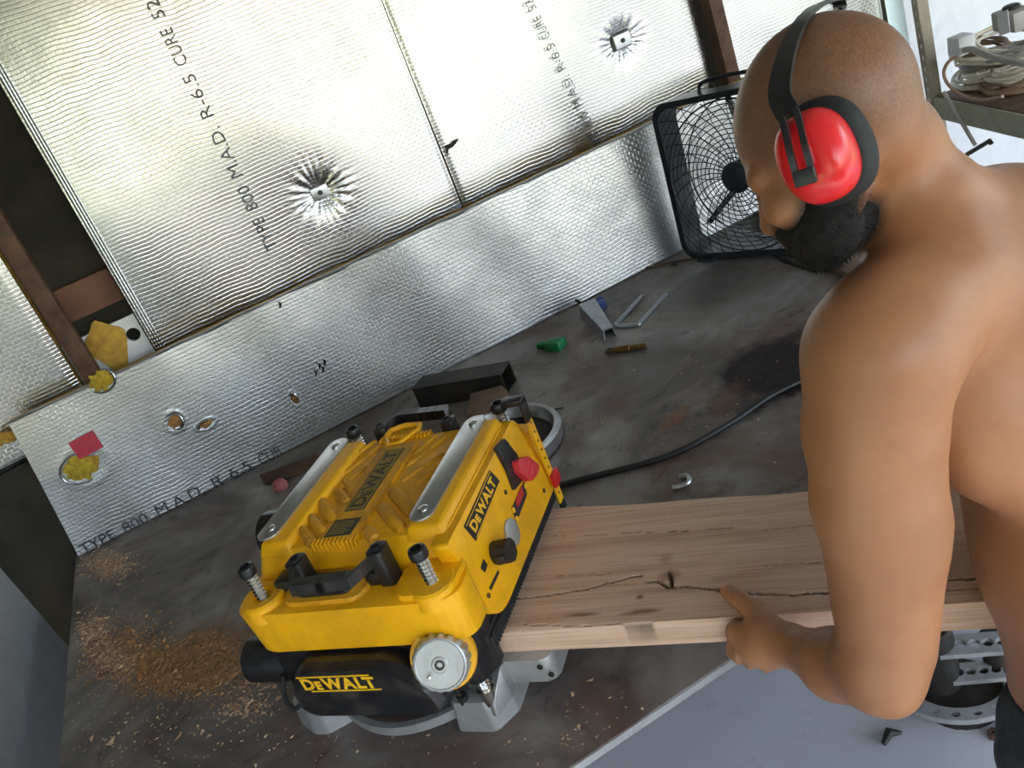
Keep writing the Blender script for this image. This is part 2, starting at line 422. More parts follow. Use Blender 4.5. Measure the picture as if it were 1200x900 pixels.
def logo(name, height, width, mat, parent, M4, bold=.0):
    """capital D, small-capital E, capitals WALT, fitted to height x width around the frame origin"""
    obs = []; x = 0.0
    for t, s in (('D', 1.0), ('E', .74), ('W', 1.0), ('A', 1.0), ('L', 1.0), ('T', 1.0)):
        o = text_mesh(name, t, s, mat, None, Matrix.Identity(4), 1.0, bold, .0, 1.0, 'LEFT')
        me = o.data; co = np.empty(len(me.vertices)*3); me.vertices.foreach_get('co', co); co = co.reshape(-1, 3)
        w = co[:, 0].max()-co[:, 0].min(); co[:, 0] += x-co[:, 0].min(); co[:, 1] -= co[:, 1].min(); x += w+{'D': .05, 'W': -.06, 'A': .03, 'L': -.06}.get(t, .05)
        me.vertices.foreach_set('co', co.ravel()); obs.append(o)
    o = join_meshes(name, obs); me = o.data
    co = np.empty(len(me.vertices)*3); me.vertices.foreach_get('co', co); co = co.reshape(-1, 3)
    for k, L in ((0, width), (1, height)): co[:, k] -= (co[:, k].max()+co[:, k].min())/2; co[:, k] *= L/(co[:, k].max()-co[:, k].min())
    me.vertices.foreach_set('co', co.ravel()); me.transform(M4); me.update()
    o.parent = parent; return o

# ------------------------------------------------------------------ the shed around the bench
def struct(name, lo, hi, mat, label=None):
    b = MB(); b.box(lo, hi); o = b.build(name, mat, None, False); o['kind'] = 'structure'
    if label: o['label'] = label
    return o
OPEN_Y = -2.4
struct('floor', (-3.2, OPEN_Y-.3, -.12), (6.0, 3.3, 0), 'concrete', 'grey concrete workshop floor under the bench')
struct('trim_1', (-40, -60, -.25), (60, 40, -.13), 'grass', 'grassy ground outside the open workshop')
struct('trim_2', (.6, -14, -.13), (25, OPEN_Y-.3, -.10), 'yard', 'unseen grey yard added outside for the foil to mirror')  # ground added out of view to grey the reflection in the right foil panel
struct('ceiling', (-3.4, OPEN_Y-.2, 2.85), (6.2, 3.4, 2.95), 'roof', 'sheet roof over the workshop')
GAP0 = py(1045, 50, 2.86)[0]; GAP1 = py(1066, 50, 2.86)[0]
struct('wall_back', (-3.2, 2.86, 0), (GAP0, 2.95, 2.85), 'plywood', 'dark plywood wall behind the foil panels')
struct('wall_back_2', (GAP1, 2.86, 0), (6.0, 2.95, 2.85), 'foil_side', 'white foil boards lining the wall behind the shelf')
struct('wall_left', (-3.3, -.6, 0), (-3.2, 3.3, 2.85), 'plywood', 'dark plywood wall at the bench end')
struct('wall_front_added', (-3.2, OPEN_Y-.1, 0), (1.7, OPEN_Y, 1.15), 'roof', 'unseen low grey wall added to darken reflections in the foil')  # added out of view, cuts the daylight mirrored low in the foil
struct('wall_front_added_2', (-3.2, OPEN_Y-.1, 2.45), (6.0, OPEN_Y, 2.85), 'roof', 'unseen grey header wall added to narrow the bright openings')  # added with the low wall, narrows the opening the foil mirrors
struct('wall_right', (6.0, .8, 0), (6.1, 3.3, 2.85), 'white', 'pale wall beyond the shelf')

# trees outside the open side of the shed (seen mirrored in the foil)
def blob_tree(x, y, h, r, seed, label):
    t = thing('garden_tree', label, 'tree', (x, y, -.13), 0, 'trees outside the workshop')
    b = MB(); b.tube([(0, 0, 0), (.05, 0, h*.3), (0, .05, h*.6)], [.14, .11, .07], 8); b.build('trunk', 'bark', t)
    bm = bmesh.new(); R_ = random.Random(seed)
    for k in range(7):
        c = Vector((R_.uniform(-.6, .6)*r, R_.uniform(-.6, .6)*r, h*.62+R_.uniform(-.35, .4)*r))
        q = bmesh.ops.create_icosphere(bm, subdivisions=3, radius=r*R_.uniform(.5, .75))
        for v in q['verts']:
            n = v.co.normalized(); v.co = c + v.co*(1+.16*math.sin(9*n.x+k)*math.sin(11*n.y)+.1*math.sin(17*n.z+5*n.x))
    me = bpy.data.meshes.new('crown'); bm.to_mesh(me); bm.free(); finish('crown', me, 'leaf', t, True, 180)
for i, (x, y, h, r) in enumerate([(-5.0, -7.5, 4.2, 1.7), (-2.0, -9.0, 3.6, 1.6), (-7.5, -5.0, 4.5, 1.8)]):
    blob_tree(x, y, h, r, i, ['broad green tree outside the workshop opening', 'lower green tree outside the workshop opening', 'tall green tree at the side of the workshop', 'small green tree far across the grass'][i])

# ------------------------------------------------------------------ foil faced insulation boards
WY = 2.78
def grid_facing(name, xs, zs, yfun, mat, parent):
    X, Z = np.meshgrid(xs, zs); Yv = yfun(X, Z)
    v = np.stack([X.ravel(), Yv.ravel(), Z.ravel()], 1); nx, nz = len(xs), len(zs)
    i = np.arange(nx*nz).reshape(nz, nx)
    f = np.stack([i[:-1, :-1].ravel(), i[:-1, 1:].ravel(), i[1:, 1:].ravel(), i[1:, :-1].ravel()], 1)
    me = bpy.data.meshes.new(name); me.from_pydata(v.tolist(), [], f.tolist()); me.update()
    return finish(name, me, mat, parent, True, 180)
def lines(a, b, step, foci=(), fine=.004, w=.09):
    s = [np.arange(a, b, step), [b]]
    for c in foci: s.append(np.arange(max(a, c-w), min(b, c+w), fine))
    u = np.unique(np.round(np.concatenate(s), 4)); return u
def foil_panel(label, x0, x1, z0, z1, Y, dents=(), mat='foil', seed=0, thick=.03, tape=False):
    t = thing('insulation_board', label, 'panel', (x0, Y, z0))
    w, h = x1-x0, z1-z0
    D = [(dx-x0, dz-z0) for dx, dz in dents]
    def yf(X, Z):
        y = .0035*np.sin(X*5.1+seed)*np.sin(Z*3.7+seed*2) + .002*np.sin(X*11+Z*7+seed)
        for dx, dz in D:
            rx, rz = X-dx, Z-dz; r = np.hypot(rx, rz); th = np.arctan2(rz, rx)
            y += .016*np.exp(-(r/.05)**2) + .0011*np.sin(th*19+np.sin(th*4)*2.0)*np.exp(-((r-.06)/.04)**2) + .003*np.exp(-(r/.16)**2)
        e = np.minimum(np.minimum(X, w-X), np.minimum(Z, h-Z)); y += .004*np.exp(-(e/.012)**2)
        return y
    f = grid_facing('facing', lines(0, w, .02, [d[0] for d in D]+[0.01, w-.01], .004), lines(0, h, .02, [d[1] for d in D], .004), yf, mat, t)
    b = MB(); b.box((0, .034, 0), (w, .034+thick, h)); b.build('foam_core', 'foam', t, False)
    if tape:
        b = MB()
        for k in range(3): b.tube([(.004+.008*k, -.002, 0), (.006+.008*k, -.003, h*.5), (.004+.008*k, -.002, h)], .0045, 6)
        b.box((-.004, .0, 0), (.0, .06, h)); b.build('edge_tape', 'foil', t)
    return t
xA0 = py(90, 248, WY)[0]; xS = py(495, 120, WY)[0]; xB1 = py(822, 30, WY)[0]
d1 = py(376, 226, WY); d2 = py(731, 47, WY)
zb = T+.33; zt = 2.80
pA = foil_panel('large silver foil insulation panel with printed text, left of the seam', xA0, xS-.003, zb, zt, WY, [(d1[0], d1[2])], seed=1, tape=True)
pB = foil_panel('large silver foil insulation panel between the seam and the rusty post', xS+.003, xB1, zb, zt, WY+.004, [(d2[0], d2[2])], seed=4)
xC0 = py(848, 20, WY)[0]; xC1 = py(1040, 30, WY)[0]
pC = foil_panel('bright foil insulation panel behind the man\'s head', xC0, xC1, .35, zt, WY+.012, [], seed=9)
xD1 = py(60, 395, WY)[0]
pD = foil_panel('cream tinted foil panel left of the rusty post', xD1-.95, xD1, zb-.05, zt, WY-.01, [], seed=12)

def washer(x, z, y, s, label):
    t = thing('fixing_washer', label, 'washer', (x, y, z))
    a, c = s*.5, s*.36
    b = MB()
    b.prism([(-a, 0, -c), (-a, 0, c), (a, 0, c), (a, 0, -c)], [(-a*.86, -.006, -c*.82), (-a*.86, -.006, c*.82), (a*.86, -.006, c*.82), (a*.86, -.006, -c*.82)], .0012, 2)
    b.build('plate', 'steel', t)
    b = MB(); b.lathe([(.0075, 0), (.0075, .004), (.005, .0065), (.001, .007)], 12, Matrix.Translation((0, -.0055, 0)) @ Matrix.Rotation(math.radians(90), 4, 'X')); b.build('screw_head', 'dark_steel', t)
washer(d1[0], d1[2], WY+.016, .062, 'square steel washer sunk in a puckered dent of the printed foil panel')
washer(d2[0], d2[2], WY+.012, .072, 'square steel washer on the foil panel near the rusty post')

# printed type on the panels
def panel_text(body, size, p0, p1, y, mat, parent=None, name='printed_word'):
    """text running from p0 to p1 (x, z) on the plane y"""
    p0, p1 = np.array(p0), np.array(p1); d = p1-p0; L = np.linalg.norm(d); d /= L
    M4 = frame_mat((0, 0, 0), (d[0], 0, d[1]), (-d[1], 0, d[0]), (0, -1, 0))
    M4.translation = (p0[0], y, p0[1])
    words = body.split(' ')
    if len(words) > 1:
        k = 0; out = []
        for w_ in words:
            a, c = k/len(body), (k+len(w_))/len(body); k += len(w_)+1
            out.append(panel_text(w_, size, p0+d*L*a, p0+d*L*c, y, mat, parent, name))
        return out
    o = text_mesh(name, body, size, mat, None, M4, 1.0, -.0005, .0003, 1.0, 'LEFT')
    # stretch to length along d
    me = o.data; co = np.empty(len(me.vertices)*3); me.vertices.foreach_get('co', co); co = co.reshape(-1, 3)
    s = (co[:, 0]-p0[0])*d[0] + (co[:, 2]-p0[1])*d[1]; k = L/s.max(); co[:, 0] += s*(k-1)*d[0]; co[:, 2] += s*(k-1)*d[1]
    if parent is not None: co -= np.array(parent.location)
    me.vertices.foreach_set('co', co.ravel()); me.update()
    if parent is not None: o.parent = parent
    return o
q0 = py(320, 292, WY); q1 = py(178, 0, WY); dxz = (q0-q1)
panel_text('TYPE 800 M.A.D. R-6.5 CURE 52', .05, (q0[0], q0[2]), (q1[0], q1[2]), WY-.010, 'ink', pA)
q0 = py(705, 178, WY); q1 = py(618, 0, WY)
panel_text('TYPE 800 M.A.D. R-6.5 CURE 52', .045, (q0[0], q0[2]), (q1[0], q1[2]), WY-.008, 'ink', pB)

# seam clip (small tear) on the seam
q = py(523, 174, WY)
b = MB(); b.tube([(0, 0, 0), (.02, -.006, .004), (.045, -.003, .012)], [.006, .007, .003], 7); b.tube([(-.004, -.002, -.012), (0, -.006, 0), (.004, -.002, .01)], .004, 6)
tag(b.build('torn_foil_flap', 'dark_steel', None, True, 35), 'small dark torn flap on the panel seam', 'tear').location = (q[0], WY-.004, q[2])

# posts
def post(px0, px1, Y, r, label, z0, z1):
    a = py(*px0, Y); bq = py(*px1, Y); x = (a[0]+bq[0])/2
    bld = MB(); bld.box((-r, -r, z0), (r, r, z1), r*.35, 2)
    o = bld.build('rusty_post', 'rust'); o.location = (x, Y, 0); return tag(o, label, 'post')
post((0, 258), (98, 432), 2.742, .026, 'rusty brown steel post between the dark gap and the cream panel', T-.1, 2.8)
post((831, 0), (853, 73), 2.742, .028, 'rusty brown steel post behind the box fan', T-.1, 2.8)

# dark gap beside the left post: rail and scrap board
a = py(62, 345, 2.84); c = py(145, 345, 2.84)
b = MB(); b.box((xD1+.004, -.03, -.05), (xA0-.01, .005, .05), .003); o = b.build('timber_rail', 'red_wood'); o.location = (0, 2.852, py(100, 347, 2.84)[2])
tag(o, 'reddish timber rail across the dark gap in the wall', 'rail')
q = py(135, 392, 2.82)
t = thing('scrap_board', 'grey white scrap board with an old foam patch below the timber rail', 'board', (q[0], 2.82, q[2]-.12))
x0_, x1_ = xD1+.004-q[0], xA0-.01-q[0]
b = MB(); perforated(b, x1_-x0_, .09, .02, [.045-x0_], lambda a: .02, lambda x, y, z: (x0_+x, -.012-z, .10+y))
b.box((x0_, -.012, -.20), (x1_, .008, .055)); b.box((x0_, -.012, .145), (x1_, .008, .155)); b.build('sheet', 'foil_side', t, False)
b = MB(); b.poly([(.055*math.cos(a)*(1+.2*math.sin(3*a)), .075*math.sin(a)*(1+.15*math.cos(4*a))) for a in np.linspace(0, 6.28, 22)[:-1]], 0, .008, .003, 2, Matrix.Translation((-.03, -.012, .10)) @ Matrix.Rotation(math.radians(90), 4, 'X')); b.build('foam_patch', 'foam', t)

# ------------------------------------------------------------------ low foil strip standing on the bench
BL = pz(92, 652, T+.003); BR = pz(805, 290, T+.003); dS = (BR-BL)/np.linalg.norm(BR-BL)
TL = py(6, 490, BL[1]+.035); TR = py(770, 150, BR[1]+.035)
EXT = 2.62/np.linalg.norm(BR-BL)
BRe = BL+(BR-BL)*EXT; TRe = TL+(TR-TL)*EXT*.985
strip_h = np.linalg.norm(TL-BL)
ex = Vector(dS); ez = (Vector((TL+TR)/2)-Vector((BL+BR)/2)); ez -= ex*ez.dot(ex); hS = ez.length; ez.normalize(); ey = ez.cross(ex)
ST = frame_mat(BL, ex, ey, ez)
strip = thing('insulation_strip', 'low silver foil insulation board leaning along the back of the bench', 'panel', mat=ST)
STI = ST.inverted()
def on_strip(x, y):
    """pixel -> strip local x, z"""
    d = Vector(ray(x, y)); o = Vector(CAM); n = Vector(ey); k = (Vector(BL)-o).dot(n)/d.dot(n); p = STI @ (o+d*k); return p.x, p.z
tlx, tlz = on_strip(6, 490); WS = 2.62
tears = [(95, 548, .05, .040, 'foam_tear'), (205, 494, .020, .022, 'foam_brown'), (241, 497, .022, .011, 'foam_brown'), (345, 467, .008, .018, 'foam_brown'), (118, 446, .035, .03, 'foam_tear')]
TP = [(*on_strip(x, y), a, c) for x, y, a, c, _ in tears]
def yfs(X, Z):
    y = .003*np.sin(X*6.0)*np.cos(Z*5) + .002*np.sin(X*17+Z*9)
    y += .0035*np.sin((X-.9)*14)*np.exp(-((X-1.35)/.35)**2)*np.sin(Z*4)
    for tx, tz, a, c in TP[:4]:
        r = np.hypot((X-tx)/(a*1.1), (Z-tz)/(c*1.1)); y += .002*np.exp(-(r*1.1)**4) - .0012*np.exp(-((r-1.3)/.25)**2)
    return y
xs = lines(0, WS, .02, [q[0] for q in TP[:4]], .004); zs = lines(0, hS, .02, [q[1] for q in TP[:4]], .004)
fac = grid_facing('facing', xs, zs, yfs, 'foil_strip', strip)
me = fac.data; co = np.empty(len(me.vertices)*3); me.vertices.foreach_get('co', co); co = co.reshape(-1, 3)
co[:, 0] += np.clip(1-co[:, 0]/.3, 0, 1)*tlx*co[:, 2]/hS; me.vertices.foreach_set('co', co.ravel())
b = MB(); b.prism([(0, .012, 0), (WS, .012, 0), (WS, .036, 0), (0, .036, 0)], [(tlx, .012, hS+.003), (WS, .012, hS+.003), (WS, .036, hS+.006), (tlx, .036, hS+.006)]); b.build('foam_core', 'foam', strip, False)
b = MB(); b.tube([(tlx+(WS-tlx)*k/60, .006+.001*math.sin(k*2.1), hS+.001+.0015*math.sin(k*1.3)) for k in range(61)], .006, 6)
b.build('foil_edge', 'foil_strip', strip)
for (x, y, a, c, mt), (tx, tz, _, _) in zip(tears, TP):
    R_ = random.Random(int(x)); n = 26
    pts = [(a*math.cos(k/n*6.283)*R_.uniform(.7, 1.15), c*math.sin(k/n*6.283)*R_.uniform(.7, 1.15)) for k in range(n)]
    b = MB(); vs = [(p[0], 0.0, p[1]) for p in pts]; inner = [(p[0]*.55, -.004+R_.uniform(-.003, .003), p[1]*.55) for p in pts]
    b._add(vs+inner+[(0, -.003, 0)], [(i, (i+1) % n, n+(i+1) % n, n+i) for i in range(n)] + [(n+i, n+(i+1) % n, 2*n) for i in range(n)])
    o = b.build('torn_patch', mt, strip, True, 60); o.location = (tx, -.003, tz)
    # curled foil rim
    b = MB(); k0 = R_.uniform(0, 6); b.tube([(a*1.1*math.cos(k0+k/12*3.6), -.003-.004*math.sin(k/12*3.1), c*1.1*math.sin(k0+k/12*3.6)) for k in range(13)], [.0015+.0022*math.sin(k/12*3.14) for k in range(13)], 6)
    b.build('curled_foil', 'foil', strip).location = (tx, -.002, tz)
sx_, sz_ = on_strip(101, 521)
b = MB(); b.box((-.036, -.0012, -.028), (.036, .0, .028)); o = b.build('red_sticker', 'red_sticker', strip, False); o.location = (sx_, -.0045, sz_); o['label'] = 'faded red sticker'
o.rotation_euler = (0, math.radians(-3), 0)
p0 = on_strip(97, 648); p1 = on_strip(330, 528)
for o in panel_text('TYPE 800 M.A.D. R-6.5 CUR', .05, (p0[0], .012), (p1[0], .012), -.0060, 'ink_strip', None): o.parent = strip
for (x, y) in ((374, 432), (380, 428), (370, 440), (328, 361), (378, 436)):
    lx, lz = on_strip(x, y); b = MB(); b.tube([(0, 0, 0), (.008, -.002, .012), (.002, -.001, .02)], [.002, .004, .001], 5); b.build('scuff', 'ink_dark', strip).location = (lx, -.004, lz)

# ------------------------------------------------------------------ the bench
TX0, TX1, TY0, TY1 = -.676, 1.63, .981, 2.665
bench = thing('steel_workbench', 'large steel workbench with a dark stained and rusty plate top', 'workbench', (0, 0, 0))
b = MB(); b.box((TX0, TY0, T-.012), (TX1, TY1, T), .0015, 1); b.build('plate_top', 'table', bench)
b = MB(); b.box((TX0, TY0-.003, T-.014), (TX1, TY0+.0, T-.0005), .001, 1); b.build('front_edge', 'cast', bench)
for y0 in (TY0+.06, TY1-.11):
    b = MB(); b.box((TX0+.05, y0, T-.075), (TX1-.05, y0+.05, T-.012), .003); b.build('rail', 'dark_steel', bench)
for x0 in (TX0+.05, TX1-.10):
    b = MB(); b.box((x0, TY0+.11, T-.075), (x0+.05, TY1-.11, T-.012), .003); b.build('cross_rail', 'dark_steel', bench)
    for y0 in (TY0+.06, TY1-.11):
        b = MB(); b.box((x0, y0, .006), (x0+.05, y0+.05, T-.075), .003); b.box((x0-.02, y0-.02, 0), (x0+.07, y0+.07, .006)); b.build('leg', 'dark_steel', bench)

# dull foil board leaning at the bench end, and a rusty sheet behind it
fb = thing('leaning_board', 'dull grey foil board leaning beside the left end of the bench', 'panel', mat=frame_mat((-.735, 2.45, .0), (0, -1, 0), (1, 0, .06), (-.06, 0, 1)))
def ydull(X, Z): return .004*np.sin(X*4)*np.sin(Z*5)
grid_facing('facing', lines(0, 1.9, .03), lines(0, 1.02, .03), ydull, 'foil_dull', fb)
b = MB(); b.box((0, -.03, 0), (1.9, -.007, 1.02)); b.build('foam_core', 'foam', fb, False)
q = py(18, 548, 2.745)
b = MB(); b.box((-1.0, -.004, 0), (0, .004, q[2])); o = b.build('rusty_sheet', 'plywood', None, False); o.location = (-.60, 2.745, 0)
tag(o, 'dark rusty steel sheet standing in the corner beside the bench', 'sheet')
b = MB()
for k in range(9):
    a = random.uniform(-.10, .0); b.tube([(a, 0, random.uniform(-.02, .02)), (a+random.uniform(.01, .03), -.01, random.uniform(-.01, .02)), (a+.05, 0, random.uniform(-.02, .01))], [.006, random.uniform(.008, .016), .005], 7)
o = b.build('foam_crumbs', 'foam'); q = py(32, 500, 2.74); o.location = (q[0], 2.74, q[2]); tag(o, 'broken yellow foam lumps at the top corner of the low foil strip', 'foam', kind='stuff')

# ------------------------------------------------------------------ thickness planer
MA = .7335                                              # feed direction of the planer, radians clockwise from the wall
U = np.array([math.cos(MA), -math.sin(MA), 0]); V = np.array([math.sin(MA), math.cos(MA), 0])
PO = np.array([.08808, 1.14236, T])                     # foot of the near infeed column
plan = thing('thickness_planer', 'yellow and black portable thickness planer on the bench, feeding the board', 'planer', mat=frame_mat(PO, U, V, (0, 0, 1)))
PM = plan.matrix_world.copy(); PI_ = PM.inverted()
def lp(x, y, z):
    """pixel on local height z -> planer local coordinates"""
    return PI_ @ Vector(pz(x, y, T+z))
UL, VF = -.322, .406                                    # opposite columns
def roundpoly(pts, r, n=4):
    """round the corners of a polygon; r one radius or a list"""
    out = []; m = len(pts)
    for i in range(m):
        p = Vector(pts[i]).to_2d(); a = Vector(pts[i-1]).to_2d()-p; c = Vector(pts[(i+1) % m]).to_2d()-p
        rr = r[i] if hasattr(r, '__len__') else r
        if rr <= 0: out.append(tuple(p)); continue
        la, lc = min(rr, a.length*.49), min(rr, c.length*.49); s = p+a.normalized()*la; e = p+c.normalized()*lc
        for k in range(n+1):
            t = k/n; q = s*(1-t)**2+p*2*t*(1-t)+e*t*t; out.append((q.x, q.y))
    return out
# base casting: apron, four feet, bed
def foot(pts, h, inset, cx, cy):
    b = MB(); top = [(x+(cx-x)*inset, y+(cy-y)*inset, h) for x, y in pts]; b.prism([(x, y, 0) for x, y in pts], top, .004, 2); b.build('foot', 'cast', plan)
foot(roundpoly([(-.408, .0), (-.36, -.026), (-.33, -.026), (-.288, .006), (-.288, .09), (-.408, .09)], .008), .050, .10, -.35, .05)
foot(roundpoly([(-.072, -.022), (-.0, -.024), (.028, .02), (.028, .10), (-.072, .10)], .008), .056, .12, -.02, .05)
foot(roundpoly([(-.408, .316), (-.288, .316), (-.288, .40), (-.33, .435), (-.37, .435), (-.408, .41)], .008), .050, .10, -.35, .37)
foot(roundpoly([(-.072, .316), (.028, .316), (.028, .39), (.0, .432), (-.072, .432)], .008), .056, .12, -.02, .37)
b = MB(); b.box((-.36, .02, .012), (-.02, .386, .045), .004); b.build('base_plate', 'cast', plan)
b = MB(); n = 20; arc = []
for k in range(n+1):
    t = k/n; arc.append((-.30+t*.245, .005-.05*math.sin(math.pi*t)**.8))
b.prism([(x, y, .018) for x, y in arc]+[(x, y+.012, .018) for x, y in arc[::-1]], [(x, y, .036) for x, y in arc]+[(x, y+.012, .036) for x, y in arc[::-1]])
b.build('curved_apron', 'cast', plan)
b = MB(); b.prism([(.012, -.022, .03), (.026, .018, .03), (.026, .085, .03), (.014, .085, .03), (.014, .02, .03), (.002, -.018, .03)],
                  [(.010, -.012, .052), (.026, .022, .095), (.026, .080, .075), (.014, .080, .075), (.014, .024, .095), (.002, -.010, .052)], .002); b.build('foot_fin', 'cast', plan)
b = MB(); b.poly(rrect(.535, .335, .018), .042, .0895, .006, 3, Matrix.Translation((-.161, .206, 0))); bed = b.build('bed_table', 'cast', plan)
for (x, y) in ((640, 772), (645, 785)):
    q = lp(x, y, .065); b = MB(); b.lathe([(.005, 0), (.005, .002), (.0035, .0028), (.0028, .0028), (.0026, .0003), (.0, .0003)], 12, Matrix.Translation((q.x, .0385, .075 if y < 780 else .058)) @ Matrix.Rotation(math.radians(90), 4, 'X')); b.build('bolt', 'dark_steel', bed)  # dark steel eyelets added in place of the dark holes in the casting
# columns
for (cu, cv_) in ((0, 0), (UL, 0), (UL, VF), (0, VF)):
    b = MB(); prof = [(.0145, .045), (.0145, .075), (.0105, .076)]; z = .078
    while z < .350: prof += [(.0088, z), (.0112, z+.0035)]; z += .0070
    b.lathe(prof+[(.0085, z)], 14, Matrix.Translation((cu, cv_, 0))); sc = b.build('column_screw', 'chrome', plan, True, 30)
    b = MB(); b.lathe([(.011, .343), (.0145, .3445), (.0150, .348), (.0150, .3565), (.0135, .3605), (.0085, .3625), (.0070, .3500), (.0, .3500)], 20, Matrix.Translation((cu, cv_, 0))); b.build('cap', 'black', sc)
# lower black carriage
b = MB(); b.poly(roundpoly([(-.362, -.005), (.030, -.005), (.030, .415), (-.362, .415)], .02), .141, .215, .004); b.build('carriage', 'black', plan)
# ribbed skirt on the infeed side
b = MB(); b.box((.018, .012, .1395), (.036, .400, .170), .003)
for k in range(46):
    v0 = .014+k*.00842; b.box((.028, v0, .1395), (.043, v0+.0052, .166), .0012, 1)
b.build('ribbed_skirt', 'rubber', plan)
# yellow hood: lower tier, upper deck, infeed fascia
b = MB()
low = roundpoly([(-.372, -.036), (.046, -.036), (.046, .028), (.033, .050), (.033, .445), (-.372, .445)], [.045, .06, .01, .01, .03, .045], 6)
b.prism([(x*.985, y*.99+.003, .205) for x, y in low], [(x, y, .288) for x, y in low], .010, 3)
dk0 = roundpoly([(-.378, .045), (.033, .045), (.033, .385), (-.378, .385)], .02)
dk1 = roundpoly([(-.352, .066), (.014, .066), (.014, .372), (-.352, .372)], .02)
b.prism([(x, y, .27) for x, y in dk0], [(x, y, .338) for x, y in dk1], .006, 3)
# raised side shoulders that carry the metal strips
for u0, u1 in ((-.352, -.276), (-.062, .016)):
    b.prism([(u0, .060, .325), (u1, .060, .325), (u1, .378, .325), (u0, .378, .325)], [(u0+.010, .070, .3505), (u1-.010, .070, .3505), (u1-.010, .372, .3505), (u0+.010, .372, .3505)], .006, 3)
# column wells
for (cu, cv_) in ((0, 0), (UL, 0)):
    b.lathe([(.040, .27), (.038, .296), (.034, .300), (.020, .300), (.018, .292), (.0, .292)], 24, Matrix.Translation((cu, cv_, 0)))
b.poly(roundpoly([(-.06, -.03), (.038, -.03), (.038, .06), (-.06, .06)], .025), .275, .299, .006, 3)
body = b.build('hood', 'yellow', plan)
# fascia
b = MB()
fp = roundpoly([(.040, .300), (.032, .335), (.385, .335), (.402, .300), (.402, .166), (.075, .166), (.040, .185)], [.02, .012, .012, .02, .015, .03, .02])
def fasc(s, d=0.0):   # height along fascia -> infeed offset
    return .048 - (s-.166)*.12 + d
b.prism([(fasc(z)-.03, v, z) for v, z in fp], [(fasc(z), v, z) for v, z in fp], .004, 2); fascia = b.build('infeed_fascia', 'yellow', plan)
def FA(v, z, d=.0006):
    """frame on the fascia: x along the width (far), y up, z out"""
    M4 = frame_mat((fasc(z, d), v, z), (0, 1, 0), (-.12, 0, 1), (1, 0, .12)); return M4
def fz(px_, py_):
    """pixel -> (v, z) on the fascia"""
    o = PI_ @ Vector(CAM); d = (PI_.to_3x3() @ Vector(ray(px_, py_)))
    k = (.048 + .166*.12 - o.x - .12*o.z)/(d.x + .12*d.z); p = o+d*k; return p.y, p.z
for (x, y) in ((572, 698), (637, 575), (592, 577)):
    v, z = fz(x, y); b = MB(); b.lathe([(.0045, 0), (.0045, .0015)], 10, FA(v, z)); b.build('screw', 'rust', fascia)
# fascia brand plate: black lozenge, yellow rim lines, yellow lettering
c4 = [fz(*p) for p in ((573, 551), (585, 564), (557, 634), (543, 617))]
b = MB(); b.prism([(fasc(z, .0003), v, z) for v, z in c4], [(fasc(z, .0016), v, z) for v, z in c4]); plate = b.build('brand_plate', 'ink_dark', fascia, False)
cx = sum(p[0] for p in c4)/4; cz = sum(p[1] for p in c4)/4
ax = Vector(((c4[0][0]+c4[1][0]-c4[2][0]-c4[3][0])/2, (c4[0][1]+c4[1][1]-c4[2][1]-c4[3][1])/2)); ay = Vector(((c4[0][0]+c4[3][0]-c4[1][0]-c4[2][0])/2, (c4[0][1]+c4[3][1]-c4[1][1]-c4[2][1])/2))
def FP(v, z, d): return Vector((fasc(z, d), v, z))
Lw, Lh = ax.length, ay.length
ex2 = (FP(cx+ax.x, cz+ax.y, 0)-FP(cx, cz, 0)).normalized(); ey2 = (FP(cx+ay.x, cz+ay.y, 0)-FP(cx, cz, 0)).normalized()
Mp = Matrix(((ex2.x, ey2.x, 1, fasc(cz, .002)), (ex2.y, ey2.y, 0, cx), (ex2.z, ey2.z, 0, cz), (0, 0, 0, 1)))
logo('lettering', Lh*.60, Lw*.86, 'logo_yellow', plate, Mp, .04)
b = MB()
for s in (-.44, .44):
    b.prism(*[[Mp @ Vector((x*Lw*.47, Lh*(s+t), dz)) for x, t in ((-1, -.018), (1, -.018), (1, .018), (-1, .018))] for dz in (0, .0006)])
b.build('rule', 'logo_yellow', plate, False)
# switch with red paddle
v0, z0 = fz(590, 528); v1, z1 = fz(602, 566); v2, z2 = fz(606, 551)
b = MB(); pl = [fz(*p) for p in ((578, 526), (588, 514), (603, 533), (612, 560), (600, 575), (592, 552))]
b.prism([(fasc(z, -.002), v, z) for v, z in pl], [(fasc(z, .007), v, z) for v, z in pl], .002); sw = b.build('switch_plate', 'black', fascia)
pr = roundpoly([fz(*p) for p in ((595, 541), (607, 536), (621, 547), (618, 558), (611, 566), (599, 556))], .006)
b = MB(); b.prism([(fasc(z, .006), v, z) for v, z in pr], [(fasc(z, .020), v, z) for v, z in pr], .004, 3)
for k in range(3):
    a = fz(602+k*5, 541+k*2.5); c = fz(600+k*5, 555+k*2.5); b.tube([(fasc(a[1], .020), *a), (fasc(c[1], .020), *c)], .0018, 6)
b.build('paddle', 'red_plastic', sw)['label'] = 'red switch paddle'
for (x, y) in ((584, 527), (591, 521)):
    v, z = fz(x, y); b = MB(); b.lathe([(.0035, 0), (.0035, .001)], 8, FA(v, z, .0072)); b.build('screw', 'dark_steel', sw)
